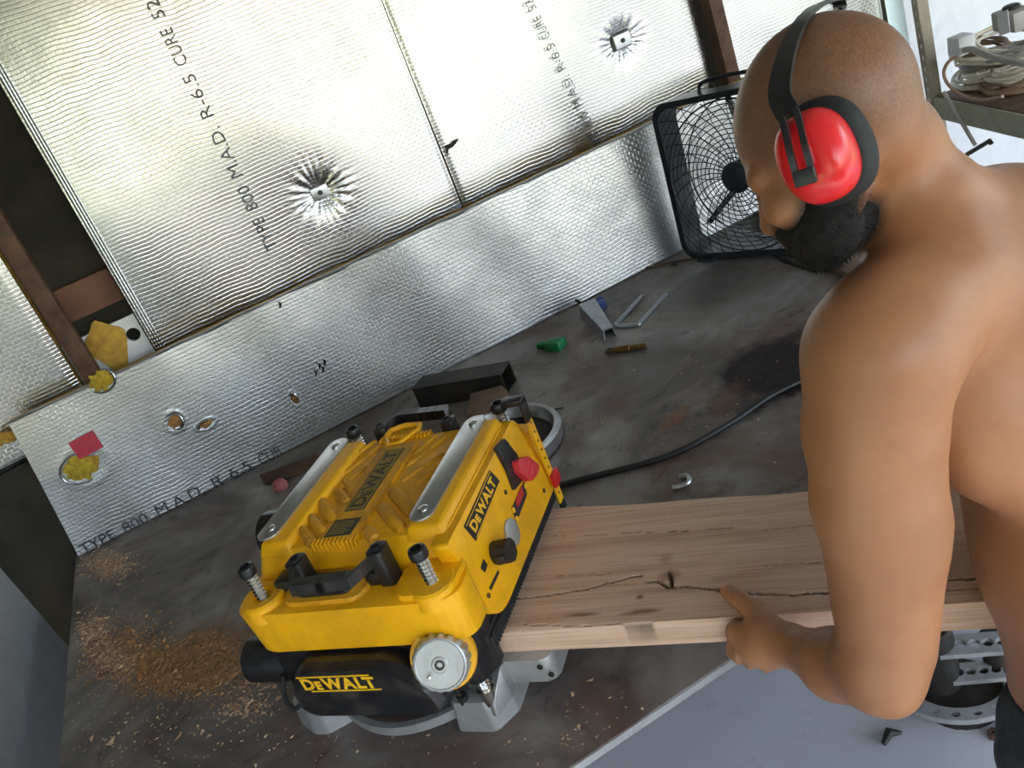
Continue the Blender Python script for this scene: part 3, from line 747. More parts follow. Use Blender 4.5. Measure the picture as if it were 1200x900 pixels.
# warning label
wl4 = [fz(*p) for p in ((614, 564), (617, 580), (605, 612), (599, 596))]
b = MB(); b.prism([(fasc(z, .0003), v, z) for v, z in wl4], [(fasc(z, .0012), v, z) for v, z in wl4]); wlab = b.build('warning_label', 'ink_dark', fascia, False)
wr = [fz(*p) for p in ((610, 570), (613, 579), (606, 595), (603, 586))]
b = MB(); b.prism([(fasc(z, .0010), v, z) for v, z in wr], [(fasc(z, .0020), v, z) for v, z in wr]); b.build('red_band', 'label_red', wlab, False)
for (x, y) in ((615, 570), (601, 598), (605, 608)):
    v, z = fz(x, y); b = MB(); b.lathe([(.005, 0), (.005, .001)], 12, FA(v, z, .0012)); b.build('pictogram', 'logo_yellow', wlab)
# turret stop: grey arc plate and black knob
v, z = fz(599, 624); b = MB(); b.lathe([(.024, -.004), (.024, .003), (.021, .004)], 24, FA(v, z)); b.build('turret_plate', 'cast', fascia)
v, z = fz(580, 648); b = MB()
kn = [((.021 if k % 2 else .018)*math.cos(k/14*6.283), (.021 if k % 2 else .018)*math.sin(k/14*6.283)) for k in range(14)]
b.poly(kn, 0, .030, .002, 2, FA(v, z)); b.box((-.024, -.008, .006), (.006, .008, .026), .003, 2, FA(v, z)); b.build('turret_knob', 'black', fascia)
t4 = [fz(*p) for p in ((566, 655), (571, 662), (568, 671), (563, 666))]
b = MB(); b.prism([(fasc(zz, .0003), vv, zz) for vv, zz in t4], [(fasc(zz, .001), vv, zz) for vv, zz in t4]); b.build('depth_mark', 'ink_dark', fascia, False)
t4 = [fz(*p) for p in ((583, 668), (585, 671), (575, 692), (573, 689))]
b = MB(); b.prism([(fasc(zz, .0003), vv, zz) for vv, zz in t4], [(fasc(zz, .001), vv, zz) for vv, zz in t4]); b.build('depth_scale_mark', 'ink_dark', fascia, False)

# deck furniture
ZD, ZS = .338, .3505
for (pn, pf) in (((313, 628), (399, 520)), ((496, 605), (556, 494))):
    a, c = lp(*pn, ZS), lp(*pf, ZS); um = (a.x+c.x)/2; L = c.y-a.y
    b = MB(); b.poly([(y_, x_) for x_, y_ in rrect(L+.03, .043, .021, 8)][::-1], 0, .004, .0012, 2, Matrix.Translation((um, (a.y+c.y)/2, ZS))); st = b.build('metal_strip', 'brushed', plan)
    for y_ in (a.y+.014, c.y-.014):
        b = MB(); b.lathe([(.0085, 0), (.0085, .0024), (.0068, .0034), (.0048, .0034), (.0044, .0003), (.0, .0003)], 16, Matrix.Translation((um, y_, ZS+.004))); b.build('screw_head', 'chrome', st)
# centre logo panel
c4 = [lp(*p, ZD+.006) for p in ((452, 528), (472, 526), (428, 597), (405, 599))]
um = sum(p.x for p in c4)/4; vm = sum(p.y for p in c4)/4
b = MB(); b.poly(roundpoly([(um-.040, .072), (um+.040, .072), (um+.040, .345), (um-.040, .345)], .01), ZD-.004, ZD+.006, .003, 2); cp = b.build('centre_panel', 'dusty_yellow', plan)
Wp = abs((c4[0].x+c4[3].x-c4[1].x-c4[2].x)/2); Hp = abs((c4[0].y+c4[1].y-c4[2].y-c4[3].y)/2)
b = MB(); b.box((um-Wp/2, vm-Hp/2, ZD+.006), (um+Wp/2, vm+Hp/2, ZD+.0066)); fr = b.build('logo_border', 'logo_grey', cp, False)
b = MB(); b.box((um-Wp/2+.0025, vm-Hp/2+.0025, ZD+.0066), (um+Wp/2-.0025, vm+Hp/2-.0025, ZD+.0070)); b.build('logo_field', 'plate_tan', cp, False)
Ml = frame_mat((um, vm, ZD+.0074), (0, 1, 0), (-1, 0, 0), (0, 0, 1))
logo('lettering', Wp*.68, Hp*.90, 'logo_grey', cp, Ml, .02)
q4 = [lp(*p, ZD+.006) for p in ((398, 605), (422, 604), (408, 631), (379, 633))]
qu = sum(p.x for p in q4)/4; qv = sum(p.y for p in q4)/4
b = MB(); b.box((qu-.026, qv-.022, ZD+.006), (qu+.026, qv+.022, ZD+.0068)); b.build('rating_plate', 'logo_grey', cp, False)
b = MB()
for k in range(6): b.box((qu-.022, qv-.017+k*.006, ZD+.0068), (qu+random.uniform(.008, .022), qv-.0145+k*.006, ZD+.0072))
b.build('rating_text', 'plate_tan', cp, False)
b = MB()
for k in range(11): b.box((um-.045+k*.0085, .060, ZD-.012), (um-.0405+k*.0085, .076, ZD+.007), .0015, 1)
b.build('front_ribs', 'yellow', plan)
b = MB()
for k in range(13): b.box((um-.058+k*.009, .366, ZD-.010), (um-.053+k*.009, .382, ZD+.006), .0015, 1)
b.build('rear_ribs', 'yellow', plan)
# diagonal ridges on both sides of the logo
def ridge(pa, pb, r):
    a, c = lp(*pa, ZD+.003), lp(*pb, ZD+.003); b = MB(); a.z = c.z = ZD-.001
    b.tube([a, a.lerp(c, .08), a.lerp(c, .5), a.lerp(c, .92), c], [r*.5, r*.92, r, r*.92, r*.5], 10); b.build('ridge', 'dusty_yellow', plan)
for pa, pb, r in (((352, 618), (366, 637), .011), ((363, 604), (380, 626), .011), ((374, 585), (392, 612), .012), ((394, 575), (408, 590), .011), ((403, 562), (414, 575), .009),
                  ((430, 620), (440, 632), .012), ((446, 592), (470, 620), .013), ((459, 573), (486, 604), .013),
                  ((404, 553), (446, 521), .006), ((405, 541), (440, 515), .006), ((398, 570), (430, 545), .006),
                  ((476, 545), (527, 507), .006), ((484, 532), (512, 508), .006), ((470, 563), (520, 530), .006), ((486, 568), (514, 545), .006)):
    ridge(pa, pb, r)
# oval recess with raised lip at the rear of the deck
oc = [lp(x, y, ZD+.005) for x, y in ((452, 512), (458, 504), (475, 498), (492, 497), (490, 503), (480, 510), (468, 519), (455, 521))]
b = MB(); b.tube([(p.x, p.y, ZD+.004) for p in oc], .0055, 8, True); b.build('recess_lip', 'yellow', plan)
b = MB(); b.prism([(p.x, p.y, ZD-.002) for p in oc][::-1], [(p.x, p.y, ZD+.001) for p in oc][::-1]); b.build('recess_floor', 'dusty_yellow', plan)

# carrying handles
def handle(ends, bow, z0, z1, drop):
    (ua, va), (ub, vb) = ends; b = MB()
    pa = [(ua, va, z0-.03), (ua, va, z0)]; n = 14
    prof = []
    for k in range(n+1):
        t = k/n; u_ = ua+(ub-ua)*t; s = math.sin(math.pi*t)
        prof.append((u_, va+(vb-va)*t + bow*min(1, s*2.6), z1-drop*min(1, s*1.6)))
    w = .0125
    for i in range(n):
        a, c = prof[i], prof[i+1]
        b.prism([(a[0], a[1]-w, a[2]-.018), (c[0], c[1]-w, c[2]-.018), (c[0], c[1]+w, c[2]-.018), (a[0], a[1]+w, a[2]-.018)],
                [(a[0], a[1]-w*.8, a[2]), (c[0], c[1]-w*.8, c[2]), (c[0], c[1]+w*.8, c[2]), (a[0], a[1]+w*.8, a[2])])
    sgn = 1 if bow < 0 else -1
    for u_, v_ in ends:
        b.poly(roundpoly([(u_-.014, v_-.014), (u_+.014, v_-.014), (u_+.014, v_+.020*sgn if sgn > 0 else v_+.014), (u_-.014, v_+.020 if sgn > 0 else v_+.014)], .008), z0-.055, z1+.001, .003, 2)
    bmesh.ops.remove_doubles(b.bm, verts=b.bm.verts, dist=.0002)
    h = b.build('carry_handle', 'black', plan, True, 40)
    for u_, v_ in ends:
        b = MB(); b.lathe([(.0095, 0), (.0095, .0030), (.0085, .0042), (.0068, .0042), (.0062, .0002), (.0, .0002)], 18, Matrix.Translation((u_, v_+.002*sgn, z1+.001))); b.build('bolt_eye', 'black', h)
ha, hb = lp(345, 658, .350), lp(440, 644, .350)
handle(((ha.x, ha.y), (hb.x, hb.y)), -.050, .34, .350, .002)
ha, hb = lp(445, 500, .352), lp(524, 492, .352)
handle(((ha.x, ha.y), (hb.x, hb.y)), .048, .34, .352, .0)
# scoop and motor glimpse under the near handle
b = MB(); b.poly(roundpoly([(um-.085, -.022), (um+.07, -.022), (um+.07, .05), (um-.085, .05)], .025), .287, .297, .004, 2); b.build('scoop_lip', 'dusty_yellow', plan)
b = MB(); b.poly(roundpoly([(um-.055, -.012), (um+.045, -.012), (um+.045, .04), (um-.055, .04)], .012), .296, .302, .003, 2); b.build('vent_cover', 'black', plan)
for k, uu in enumerate((um-.092, um+.085)):
    b = MB(); b.box((uu-.02, .012, .285), (uu+.02, .05, .312), .006); b.build('handle_socket', 'black', plan)

# gear cover with lettering on the near side
gu0, gu1, gv0, gz0, gz1 = -.312, -.050, -.068, .088, .198
b = MB(); pr = roundpoly([(gu0, gz0+.018), (gu0+.02, gz0), (gu1+.02, gz0), (gu1+.004, gz1-.045), (gu1-.045, gz1), (gu0+.035, gz1), (gu0, gz1-.05)], [.02, .02, .02, .03, .04, .03, .03], 5)
k1 = [((gu0+gu1)/2+(x-(gu0+gu1)/2)*.93, (gz0+gz1)/2+(z-(gz0+gz1)/2)*.90) for x, z in pr]
b.prism([(x, gv0, z) for x, z in k1], [(x, gv0+.018, z) for x, z in pr], .005, 3)
b.prism([(x, gv0+.016, z) for x, z in pr], [(x, .01, z) for x, z in pr], .003, 2)
gc = b.build('gear_cover', 'dusty_black', plan)
def on_gear(px_, py_):
    o = PI_ @ Vector(CAM); d = (PI_.to_3x3() @ Vector(ray(px_, py_))); k = (gv0-.001-o.y)/d.y; return o+d*k
ga, gb = on_gear(352, 803), on_gear(442, 799); gm = (ga+gb)/2; gl = (gb-ga).length
Mg = frame_mat((gm.x, gv0-.0012, gm.z), (1, 0, 0), (0, 0, 1), (0, -1, 0))
logo('lettering', .025, gl*.95, 'logo_yellow', gc, Mg, .045)
b = MB()
for dz, u0, u1 in ((.0155, -.50, .44), (-.0155, -.40, .50)): b.box((gm.x+gl*u0, gv0-.0016, gm.z+dz-.0012), (gm.x+gl*u1, gv0-.0004, gm.z+dz+.0012))
b.build('rule', 'logo_yellow', gc, False)
# near side lower bodywork and outfeed motor end
b = MB(); b.poly(roundpoly([(-.352, -.022), (.015, -.022), (.034, .02), (.034, .045), (-.352, .045)], .012), .105, .212, .004); b.build('side_housing', 'black', plan)
q = lp(300, 757, .13)
b = MB(); b.lathe([(.02, -.03), (.036, -.026), (.040, -.01), (.040, .06)], 20, Matrix.Translation((-.375, .015, .145)) @ Matrix.Rotation(math.radians(-90), 4, 'Y') @ Matrix.Rotation(0, 4, 'X')); b.build('motor_end', 'black', plan)
b = MB(); b.tube(catmull([(-.345, -.03, .15), (-.352, -.045, .11), (-.340, -.05, .09), (-.325, -.04, .10)], 5), .004, 7); b.build('cord_loop', 'rubber', plan)
# depth wheel
o_ = PI_ @ Vector(CAM); d_ = PI_.to_3x3() @ Vector(ray(516, 778)); k_ = (-.062-o_.y)/d_.y; wc = o_+d_*k_
ax_ = Vector((.34, -.84, .42)).normalized(); xx = Vector((0, 0, 1)).cross(ax_).normalized(); yy = ax_.cross(xx)
Mw = frame_mat(wc, xx, yy, ax_) @ Matrix.Scale(1.10, 4)
b = MB(); n = 180
vs = []; ring = []
for j, (r_, z_, fl) in enumerate(((.040, -.026, 1), (.0405, -.012, 1), (.0398, .000, .9), (.0365, .0045, 0), (.034, .0055, 0), (.0325, .0045, 0), (.012, .0045, 0), (.010, .0055, 0))):
    for k in range(n):
        a = 2*math.pi*k/n; rr = r_*(1-.085*(.5+.5*math.cos(a*18))**2*fl); vs.append((rr*math.cos(a), rr*math.sin(a), z_))
fs = [(j*n+k, j*n+(k+1) % n, (j+1)*n+(k+1) % n, (j+1)*n+k) for j in range(7) for k in range(n)] + [tuple(range(7*n, 8*n)), tuple(range(n-1, -1, -1))]
b._add(vs, fs, Mw); wh = b.build('depth_wheel', 'cast', plan, True, 25)
b = MB(); b.lathe([(.007, .005), (.007, .007), (.004, .007), (.004, .004), (0, .004)], 14, Mw); b.build('hub_screw', 'dark_steel', wh)
b = MB(); b.lathe([(.003, .0045), (.003, .012), (.001, .013)], 10, Mw @ Matrix.Translation((-.018, -.010, 0))); b.build('pin', 'chrome', wh)
b = MB(); b.lathe([(.036, -.042), (.0462, -.040), (.0472, -.028), (.0455, -.024), (.036, -.024)], 40, Mw); b.build('graduated_ring', 'yellow', plan)
for k in range(9):
    a = math.radians(20+k*16); b = MB(); b.box((-.0007, -.004, 0), (.0007, .004, .0006), 0, 1, Mw @ Matrix.Rotation(a, 4, 'Z') @ Matrix.Translation((.0473, 0, -.033)) @ Matrix.Rotation(math.radians(90), 4, 'Y')); b.build('tick', 'ink_dark', plan, False)
b = MB(); b.lathe([(.030, -.075), (.044, -.070), (.044, -.046), (.038, -.042)], 28, Mw); b.build('wheel_hub', 'black', plan)
b = MB(); b.box((-.005, -.007, 0), (.005, .007, .002), .0008, 1, Mw @ Matrix.Rotation(math.radians(62), 4, 'Z') @ Matrix.Translation((.050, 0, -.045))); b.build('pointer', 'pointer', plan)
b = MB(); b.prism([(gu1-.01, -.03, .10), (-.005, -.03, .10), (-.005, .0, .10), (gu1-.01, .0, .10)], [(gu1-.01, -.035, .19), (-.005, -.035, .19), (-.005, .0, .20), (gu1-.01, .0, .20)], .004); b.build('wheel_bracket', 'black', plan)
b = MB(); b.tube([(-.045, -.006, .05), (-.05, -.012, .10)], .004, 8); b.lathe([(.009, .05), (.009, .066), (.006, .067)], 14, Matrix.Translation((-.045, -.006, 0))); b.build('lift_rod', 'dark_steel', plan)
# depth gauge at the far infeed column
ga_ = lp(600, 468, .366)
b = MB(); b.box((.010, VF-.012, .352), (.052, VF+.012, .364), .002); b.box((.044, VF-.012, .315), (.052, VF+.012, .362), .002); ar = b.build('gauge_arm', 'black', plan)
b = MB(); b.box((.046, VF-.011, .125), (.050, VF+.011, .320), .001); ru = b.build('gauge_rule', 'yellow', plan); ru['label'] = 'yellow depth rule'
for k in range(9): b = MB(); b.lathe([(.0025, 0), (.0025, .0008)], 8, Matrix.Translation((.050, VF-.002, .150+k*.020)) @ Matrix.Rotation(math.radians(90), 4, 'Y')); b.build('gauge_dot', 'ink_dark', ru)
b = MB(); b.box((.049, VF-.014, .168), (.058, VF+.016, .196), .002); b.build('gauge_pointer', 'pointer', plan)
b = MB(); b.box((.0455, VF-.0115, .110), (.0505, VF+.0115, .130), .001); b.build('gauge_tip', 'black', plan)
# dust chute on the outfeed side
b = MB(); b.lathe([(.044, 0), (.044, .10), (.049, .105), (.052, .17), (.046, .172), (.044, .12), (.0, .12)], 28, Matrix.Translation((-.365, .295, .225)) @ Matrix.Rotation(math.radians(-96), 4, 'Y')); b.build('dust_chute', 'dusty_black', plan)

# ------------------------------------------------------------------ the board being planed
BZ0, BZ1 = .0902, .1380
BU0, BU1, BV0 = -.24, 1.22, .057
def far_edge(u): return .366-.052*u + .004*np.sin(u*9+1)+.0025*np.sin(u*23)
def bpx(x, y, z=BZ1): p = lp(x, y, z); return (p.x, p.y)
cracks = [([(588, 702), (615, 701), (640, 698), (665, 694), (690, 690), (708, 684), (722, 681), (738, 676), (752, 674)], .0017),
          ([(756, 682), (770, 681), (778, 685), (785, 689), (800, 687), (815, 688), (838, 691), (862, 695), (892, 696), (930, 697), (950, 695), (975, 694), (1060, 688), (1112, 680), (1150, 678)], .0021),
          ([(642, 674), (680, 673), (708, 672), (716, 668)], .0008), ([(880, 622), (930, 618), (985, 611)], .0006), ([(885, 663), (940, 660), (990, 657)], .0007),
          ([(640, 628), (700, 626), (790, 622), (860, 618)], .0005), ([(783, 668), (786, 676), (787, 686)], .0034), ([(1100, 693), (1125, 691), (1160, 690)], .0009),
          ([(600, 731), (680, 732), (760, 729), (848, 728)], .0008)]
knots = [((784, 674), .018, .012, .55), ((781, 655), .012, .012, .35), ((750, 700), .006, .005, .9), ((682, 720), .026, .004, .8), ((755, 716), .026, .005, .8), ((740, 719), .02, .003, .7), ((800, 693), .05, .006, .25), ((770, 692), .05, .008, .3)]
us = np.concatenate([np.arange(BU0, .0, .02), np.arange(.0, .78, .0021), np.arange(.78, BU1+.001, .006)]); nv = 132
ts = np.linspace(0, 1, nv)
Ug, Tg = np.meshgrid(us, ts, indexing='ij'); Vg = BV0 + (far_edge(Ug)-BV0)*Tg
crk = np.zeros_like(Ug)
def segdist(Px, Py, a, c):
    ax, ay = a; dx, dy = c[0]-ax, c[1]-ay; t = np.clip(((Px-ax)*dx+(Py-ay)*dy)/(dx*dx+dy*dy), 0, 1); return np.hypot(Px-ax-t*dx, Py-ay-t*dy)
for pts, w in cracks:
    P = catmull([np.array(bpx(*p)) for p in pts], 6); P = [p+np.array([0, .0009*math.sin(i*2.3)+.0006*math.sin(i*5.1)]) for i, p in enumerate(P)]
    lo = np.min(P, 0)-.02; hi = np.max(P, 0)+.02
    msk = (Ug > lo[0]) & (Ug < hi[0]) & (Vg > lo[1]) & (Vg < hi[1]); d = np.full(msk.sum(), 9.0); pu, pv = Ug[msk], Vg[msk]
    for i in range(len(P)-1):
        ww = w*(.55+.45*abs(math.sin(i*.9)))*(min(1, i/3+.3)); d = np.minimum(d, segdist(pu, pv, P[i], P[i+1])/max(ww, 1e-4))
    crk[msk] = np.maximum(crk[msk], np.clip(1.5-d, 0, 1)*(1.0 if w > .001 else .75))
knt = np.zeros_like(Ug)
for (c, ru_, rv_, am) in knots:
    cu_, cv2 = bpx(*c); r_ = np.hypot((Ug-cu_)/ru_, (Vg-cv2)/rv_); knt = np.maximum(knt, am*np.clip(1.4-r_, 0, 1))
Zg = BZ1 - .0075*crk - .0012*np.sin(Ug*6)*0 + .0006*np.sin(Vg*60+Ug*4)
# waney near edge: rounded down
Zg -= .006*np.clip(1-(Vg-BV0)/.012, 0, 1)**2*np.clip((.30-Ug)/.25, 0, 1)
nu = len(us); vtop = np.stack([Ug.ravel(), Vg.ravel(), Zg.ravel()], 1)
near_side = np.stack([us, np.full(nu, BV0+.001), np.full(nu, BZ0)], 1); far_side = np.stack([us, far_edge(us)-.002, np.full(nu, BZ0)], 1)
verts = np.concatenate([vtop, near_side, far_side]); ix = np.arange(nu*nv).reshape(nu, nv)
F = [np.stack([ix[:-1, :-1].ravel(), ix[1:, :-1].ravel(), ix[1:, 1:].ravel(), ix[:-1, 1:].ravel()], 1)]
n0 = nu*nv; k = np.arange(nu-1)
F.append(np.stack([n0+k, n0+k+1, ix[1:, 0], ix[:-1, 0]], 1)); F.append(np.stack([ix[:-1, -1], ix[1:, -1], n0+nu+k+1, n0+nu+k], 1)); F.append(np.stack([n0+nu+k, n0+nu+k+1, n0+k+1, n0+k], 1))
faces = [tuple(f) for a in F for f in a.tolist()]
faces += [tuple([n0+nu-1, n0+2*nu-1]+ix[-1, ::-1].tolist()), tuple([n0+nu, n0]+ix[0].tolist())]
me = bpy.data.meshes.new('hardwood_board'); me.from_pydata(verts.tolist(), [], faces); me.update()
for nm, arr in (('crack', crk), ('knot', knt)):
    at = me.attributes.new(nm, 'FLOAT', 'POINT'); v_ = np.zeros(len(verts), np.float32); v_[:n0] = arr.ravel(); at.data.foreach_set('value', v_)
o = finish('hardwood_board', me, 'wood', None, True, 30); o.matrix_world = PM
tag(o, 'thick cracked hardwood board being fed into the yellow planer', 'board')

# ------------------------------------------------------------------ implicit surfaces (bodies)
class SDF:
    def __init__(s): s.pr = []
    def cone(s, a, b, ra, rb, k=.02): s.pr.append(('c', np.array(a, float), np.array(b, float), ra, rb, k)); return s
    def ball(s, c, r, k=.02): return s.cone(c, np.array(c)+np.array([0, 0, 1e-5]), r, r, k)
    def ell(s, c, A, r, k=.02): s.pr.append(('e', np.array(c, float), np.array(A, float), np.array(r, float), k)); return s
    def chain(s, pts, rad, k=.02):
        for i in range(len(pts)-1): s.cone(pts[i], pts[i+1], rad[i], rad[i+1], k)
        return s
    def sub(s, c, A, r, k=.01): s.pr.append(('s', np.array(c, float), np.array(A, float), np.array(r, float), k)); return s
    def bounds(s):
        lo = np.full(3, 9e9); hi = -lo
        for p in s.pr:
            if p[0] == 'c': a = np.minimum(p[1]-p[3], p[2]-p[4]); c = np.maximum(p[1]+p[3], p[2]+p[4])
            elif p[0] == 'e': a = p[1]-p[3].max(); c = p[1]+p[3].max()
            else: continue
            lo = np.minimum(lo, a); hi = np.maximum(hi, c)
        return lo, hi
    @staticmethod
    def _ell(P, p):
        q = (P-p[1]) @ p[2].T; k0 = np.linalg.norm(q/p[3], axis=1); k1 = np.linalg.norm(q/p[3]**2, axis=1)+1e-9
        return k0*(k0-1)/k1
    def ev(s, P, far=.1):
        d = np.full(len(P), far)
        for p in s.pr:
            if p[0] == 'c':
                a, b, ra, rb, k = p[1:]; lo = np.minimum(a-ra, b-rb)-far; hi = np.maximum(a+ra, b+rb)+far
            else:
                R_ = p[3].max(); lo = p[1]-R_-far; hi = p[1]+R_+far; k = p[4]
            m = np.all((P > lo) & (P < hi), axis=1)
            if not m.any(): continue
            Q = P[m]
            if p[0] == 'c':
                ba = b-a; t = np.clip(((Q-a) @ ba)/(ba @ ba), 0, 1); e = np.linalg.norm(Q-a-t[:, None]*ba, axis=1)-(ra+(rb-ra)*t)
            else: e = s._ell(Q, p)
            o = d[m]
            if p[0] == 's':
                e = -e; h = np.clip(.5-.5*(o-e)/k, 0, 1); d[m] = o*(1-h)+e*h + k*h*(1-h)
            else:
                h = np.clip(.5+.5*(o-e)/k, 0, 1); d[m] = o*(1-h)+e*h - k*h*(1-h)
        return d
def surface_nets(fun, lo, hi, vox, B=16):
    lo = np.array(lo)-3*vox; n = (np.ceil((np.array(hi)+3*vox-lo)/vox/B).astype(int))*B+1
    G = np.full(n, 1.0, np.float32)
    nb = (n-1)//B; bi = np.stack(np.meshgrid(*[np.arange(k) for k in nb], indexing='ij'), -1).reshape(-1, 3)
    cen = lo+(bi*B+B/2)*vox; dc = fun(cen); act = np.abs(dc) < B*vox*.9+.02
    g = np.stack(np.meshgrid(*[np.arange(B+1)]*3, indexing='ij'), -1).reshape(-1, 3)
    inside = (dc < 0) & ~act
    for b_ in bi[inside]: x, y, z = b_*B; G[x:x+B+1, y:y+B+1, z:z+B+1] = -1
    ab = bi[act]
    for s0 in range(0, len(ab), 24):
        ch = ab[s0:s0+24]; P = (lo+(ch[:, None, :]*B+g[None])*vox).reshape(-1, 3); v = fun(P).reshape(len(ch), B+1, B+1, B+1)
        for b_, vv in zip(ch, v): x, y, z = b_*B; G[x:x+B+1, y:y+B+1, z:z+B+1] = vv
    S = G < 0; nx, ny, nz = np.array(G.shape)-1
    cnt = np.zeros((nx, ny, nz), np.int8)
    for i in (0, 1):
        for j in (0, 1):
            for k in (0, 1): cnt += S[i:nx+i, j:ny+j, k:nz+k]
    C = np.argwhere((cnt > 0) & (cnt < 8)); idx = np.full((nx, ny, nz), -1, np.int32); idx[C[:, 0], C[:, 1], C[:, 2]] = np.arange(len(C))
    acc = np.zeros((len(C), 3)); num = np.zeros(len(C))
    cor = [(i, j, k) for i in (0, 1) for j in (0, 1) for k in (0, 1)]
    for a in cor:
        for ax in range(3):
            if a[ax]: continue
            b2 = list(a); b2[ax] = 1
            ga = G[C[:, 0]+a[0], C[:, 1]+a[1], C[:, 2]+a[2]]; gb = G[C[:, 0]+b2[0], C[:, 1]+b2[1], C[:, 2]+b2[2]]
            m = (ga < 0) != (gb < 0); t = ga[m]/(ga[m]-gb[m]+1e-12)
            p = np.tile(np.array(a, float), (m.sum(), 1)); p[:, ax] += t; acc[m] += p; num[m] += 1
    Vt = lo+(C+acc/num[:, None])*vox
    Fs = []
    for ax in range(3):
        sl0 = [slice(None)]*3; sl1 = [slice(None)]*3; sl0[ax] = slice(0, -1); sl1[ax] = slice(1, None)
        E_ = np.argwhere(S[tuple(sl0)] != S[tuple(sl1)]); u_, w_ = (ax+1) % 3, (ax+2) % 3
        E_ = E_[(E_[:, u_] > 0) & (E_[:, w_] > 0) & (E_[:, u_] < G.shape[u_]-1) & (E_[:, w_] < G.shape[w_]-1)]
        def at(du, dw): q = E_.copy(); q[:, u_] += du; q[:, w_] += dw; return idx[q[:, 0], q[:, 1], q[:, 2]]
        f = np.stack([at(-1, -1), at(0, -1), at(0, 0), at(-1, 0)], 1); flip = ~S[E_[:, 0], E_[:, 1], E_[:, 2]]; f[flip] = f[flip][:, ::-1]
        Fs.append(f)
    Fa = np.concatenate(Fs); return Vt, Fa[(Fa >= 0).all(1)]
def grad_normals(fun, V_, e=.0015):
    n = np.zeros_like(V_)
    for i in range(3):
        d = np.zeros(3); d[i] = e; n[:, i] = fun(V_+d)-fun(V_-d)
    return n/(np.linalg.norm(n, axis=1, keepdims=True)+1e-9)
def sdf_mesh(name, fun, lo, hi, vox, mat, parent, attrs=None, project=True):
    Vt, Fa = surface_nets(fun, lo, hi, vox)
    if project:
        for _ in range(1): Vt = Vt - grad_normals(fun, Vt)*np.clip(fun(Vt), -vox, vox)[:, None]*.8
    me = bpy.data.meshes.new(name); me.from_pydata(Vt.tolist(), [], Fa.tolist()); me.update()
    if attrs:
        for k, a in attrs(Vt).items(): at = me.attributes.new(k, 'FLOAT', 'POINT'); at.data.foreach_set('value', a.astype(np.float32))
    return finish(name, me, mat, parent, True, 180)

# ------------------------------------------------------------------ the man
nrm = lambda v: np.array(v)/np.linalg.norm(v)
HC = pd(961, 120, .90)                                            # centre of the cranium
HFi, HUi = np.array([-.86, .51]), np.array([-.51, -.86]); YW = math.radians(40)
hF = nrm(cv(HFi[0]*math.cos(YW), HFi[1]*math.cos(YW), math.sin(YW))); hU = nrm(cv(HUi[0], HUi[1], 0)); hL = np.cross(hU, hF)
HS = 1.0
def hp(x, y, z): return HC + (x*hF + y*hL + z*hU)*HS
HA = np.stack([hF, hL, hU])
def head_local(P): return ((P-HC) @ HA.T)/HS
spine_t, spine_b = pd(1128, 245, 1.02), pd(1335, 905, 1.10)
sU = nrm(spine_t-spine_b); sL = nrm(cv(-.22, .10, -.96)); sL = nrm(sL-sU*(sL @ sU)); sF = np.cross(sL, sU)
SA = np.stack([sF, sL, sU])
body_s = SDF()
# torso
CC = pd(1222, 440, 1.10)
body_s.ell(CC, SA, (.125, .175, .235), .03)
body_s.ell(pd(1262, 660, 1.09), SA, (.112, .150, .20), .05)
body_s.ell(pd(1318, 860, 1.10), SA, (.118, .155, .17), .05)
# shoulder girdle and neck
body_s.chain([hp(-.030, 0, -.040), pd(1040, 172, .955), pd(1076, 248, .985), pd(1136, 315, 1.03)], [.050, .051, .064, .09], .022)
body_s.chain([pd(1102, 258, .995), pd(1180, 284, 1.06), pd(1250, 300, 1.15)], [.058, .085, .09], .03)
body_s.chain([pd(1078, 262, .965), pd(1100, 335, .95), pd(1060, 375, .925)], [.045, .062, .066], .045)
body_s.ell(pd(1175, 350, 1.02), SA, (.085, .12, .11), .05)
body_s.ell(pd(1150, 470, 1.0), SA, (.080, .075, .125), .04)
# left arm
S1, S2, S3, E1 = pd(1030, 415, .905), pd(1024, 500, .935), pd(1040, 645, .985), pd(1030, 775, 1.035)
body_s.chain([pd(1052, 388, .915), S1, S2], [.066, .068, .070], .035)
body_s.chain([S2, S3, E1], [.066, .056, .048], .010)
body_s.chain([pd(1006, 500, .925), pd(1014, 590, .955), pd(1022, 700, 1.005)], [.050, .051, .040], .022)
body_s.chain([pd(1042, 490, .94), pd(1054, 610, .975), pd(1050, 755, 1.03)], [.048, .046, .043], .022)
body_s.ball(pd(1048, 812, 1.02), .022, .03)
W0 = pd(930, 758, 1.195)
body_s.chain([pd(1026, 785, 1.04), pd(980, 778, 1.10), W0], [.048, .041, .027], .02)
# left hand on the near edge of the board
def bl(u, v, z): return np.array(PM @ Vector((u, v, z)))
def q_loc(P): return np.array(PI_ @ Vector(P))
w_l = q_loc(W0)
thumb_tip = np.array(lp(853, 693, BZ1+.0112)); thumb_ip = np.array(lp(868, 704, BZ1+.013))
idx_m, mid_m, rng_m, pin_m = (np.array(q_loc(pd(*t_))) for t_ in ((864, 741, 1.268), (871, 756, 1.262), (884, 767, 1.252), (902, 773, 1.240)))
HAND = {}
def hb(*p): return bl(*p)
palm = [(W0, .027)]
for m_, r_ in ((idx_m, .0165), (mid_m, .0165), (rng_m, .0155), (pin_m, .014)):
    body_s.cone(W0, hb(*m_), .023, r_, .008)
body_s.ell((W0+hb(*idx_m)+hb(*rng_m))/3, np.eye(3), (.026, .026, .026), .02)
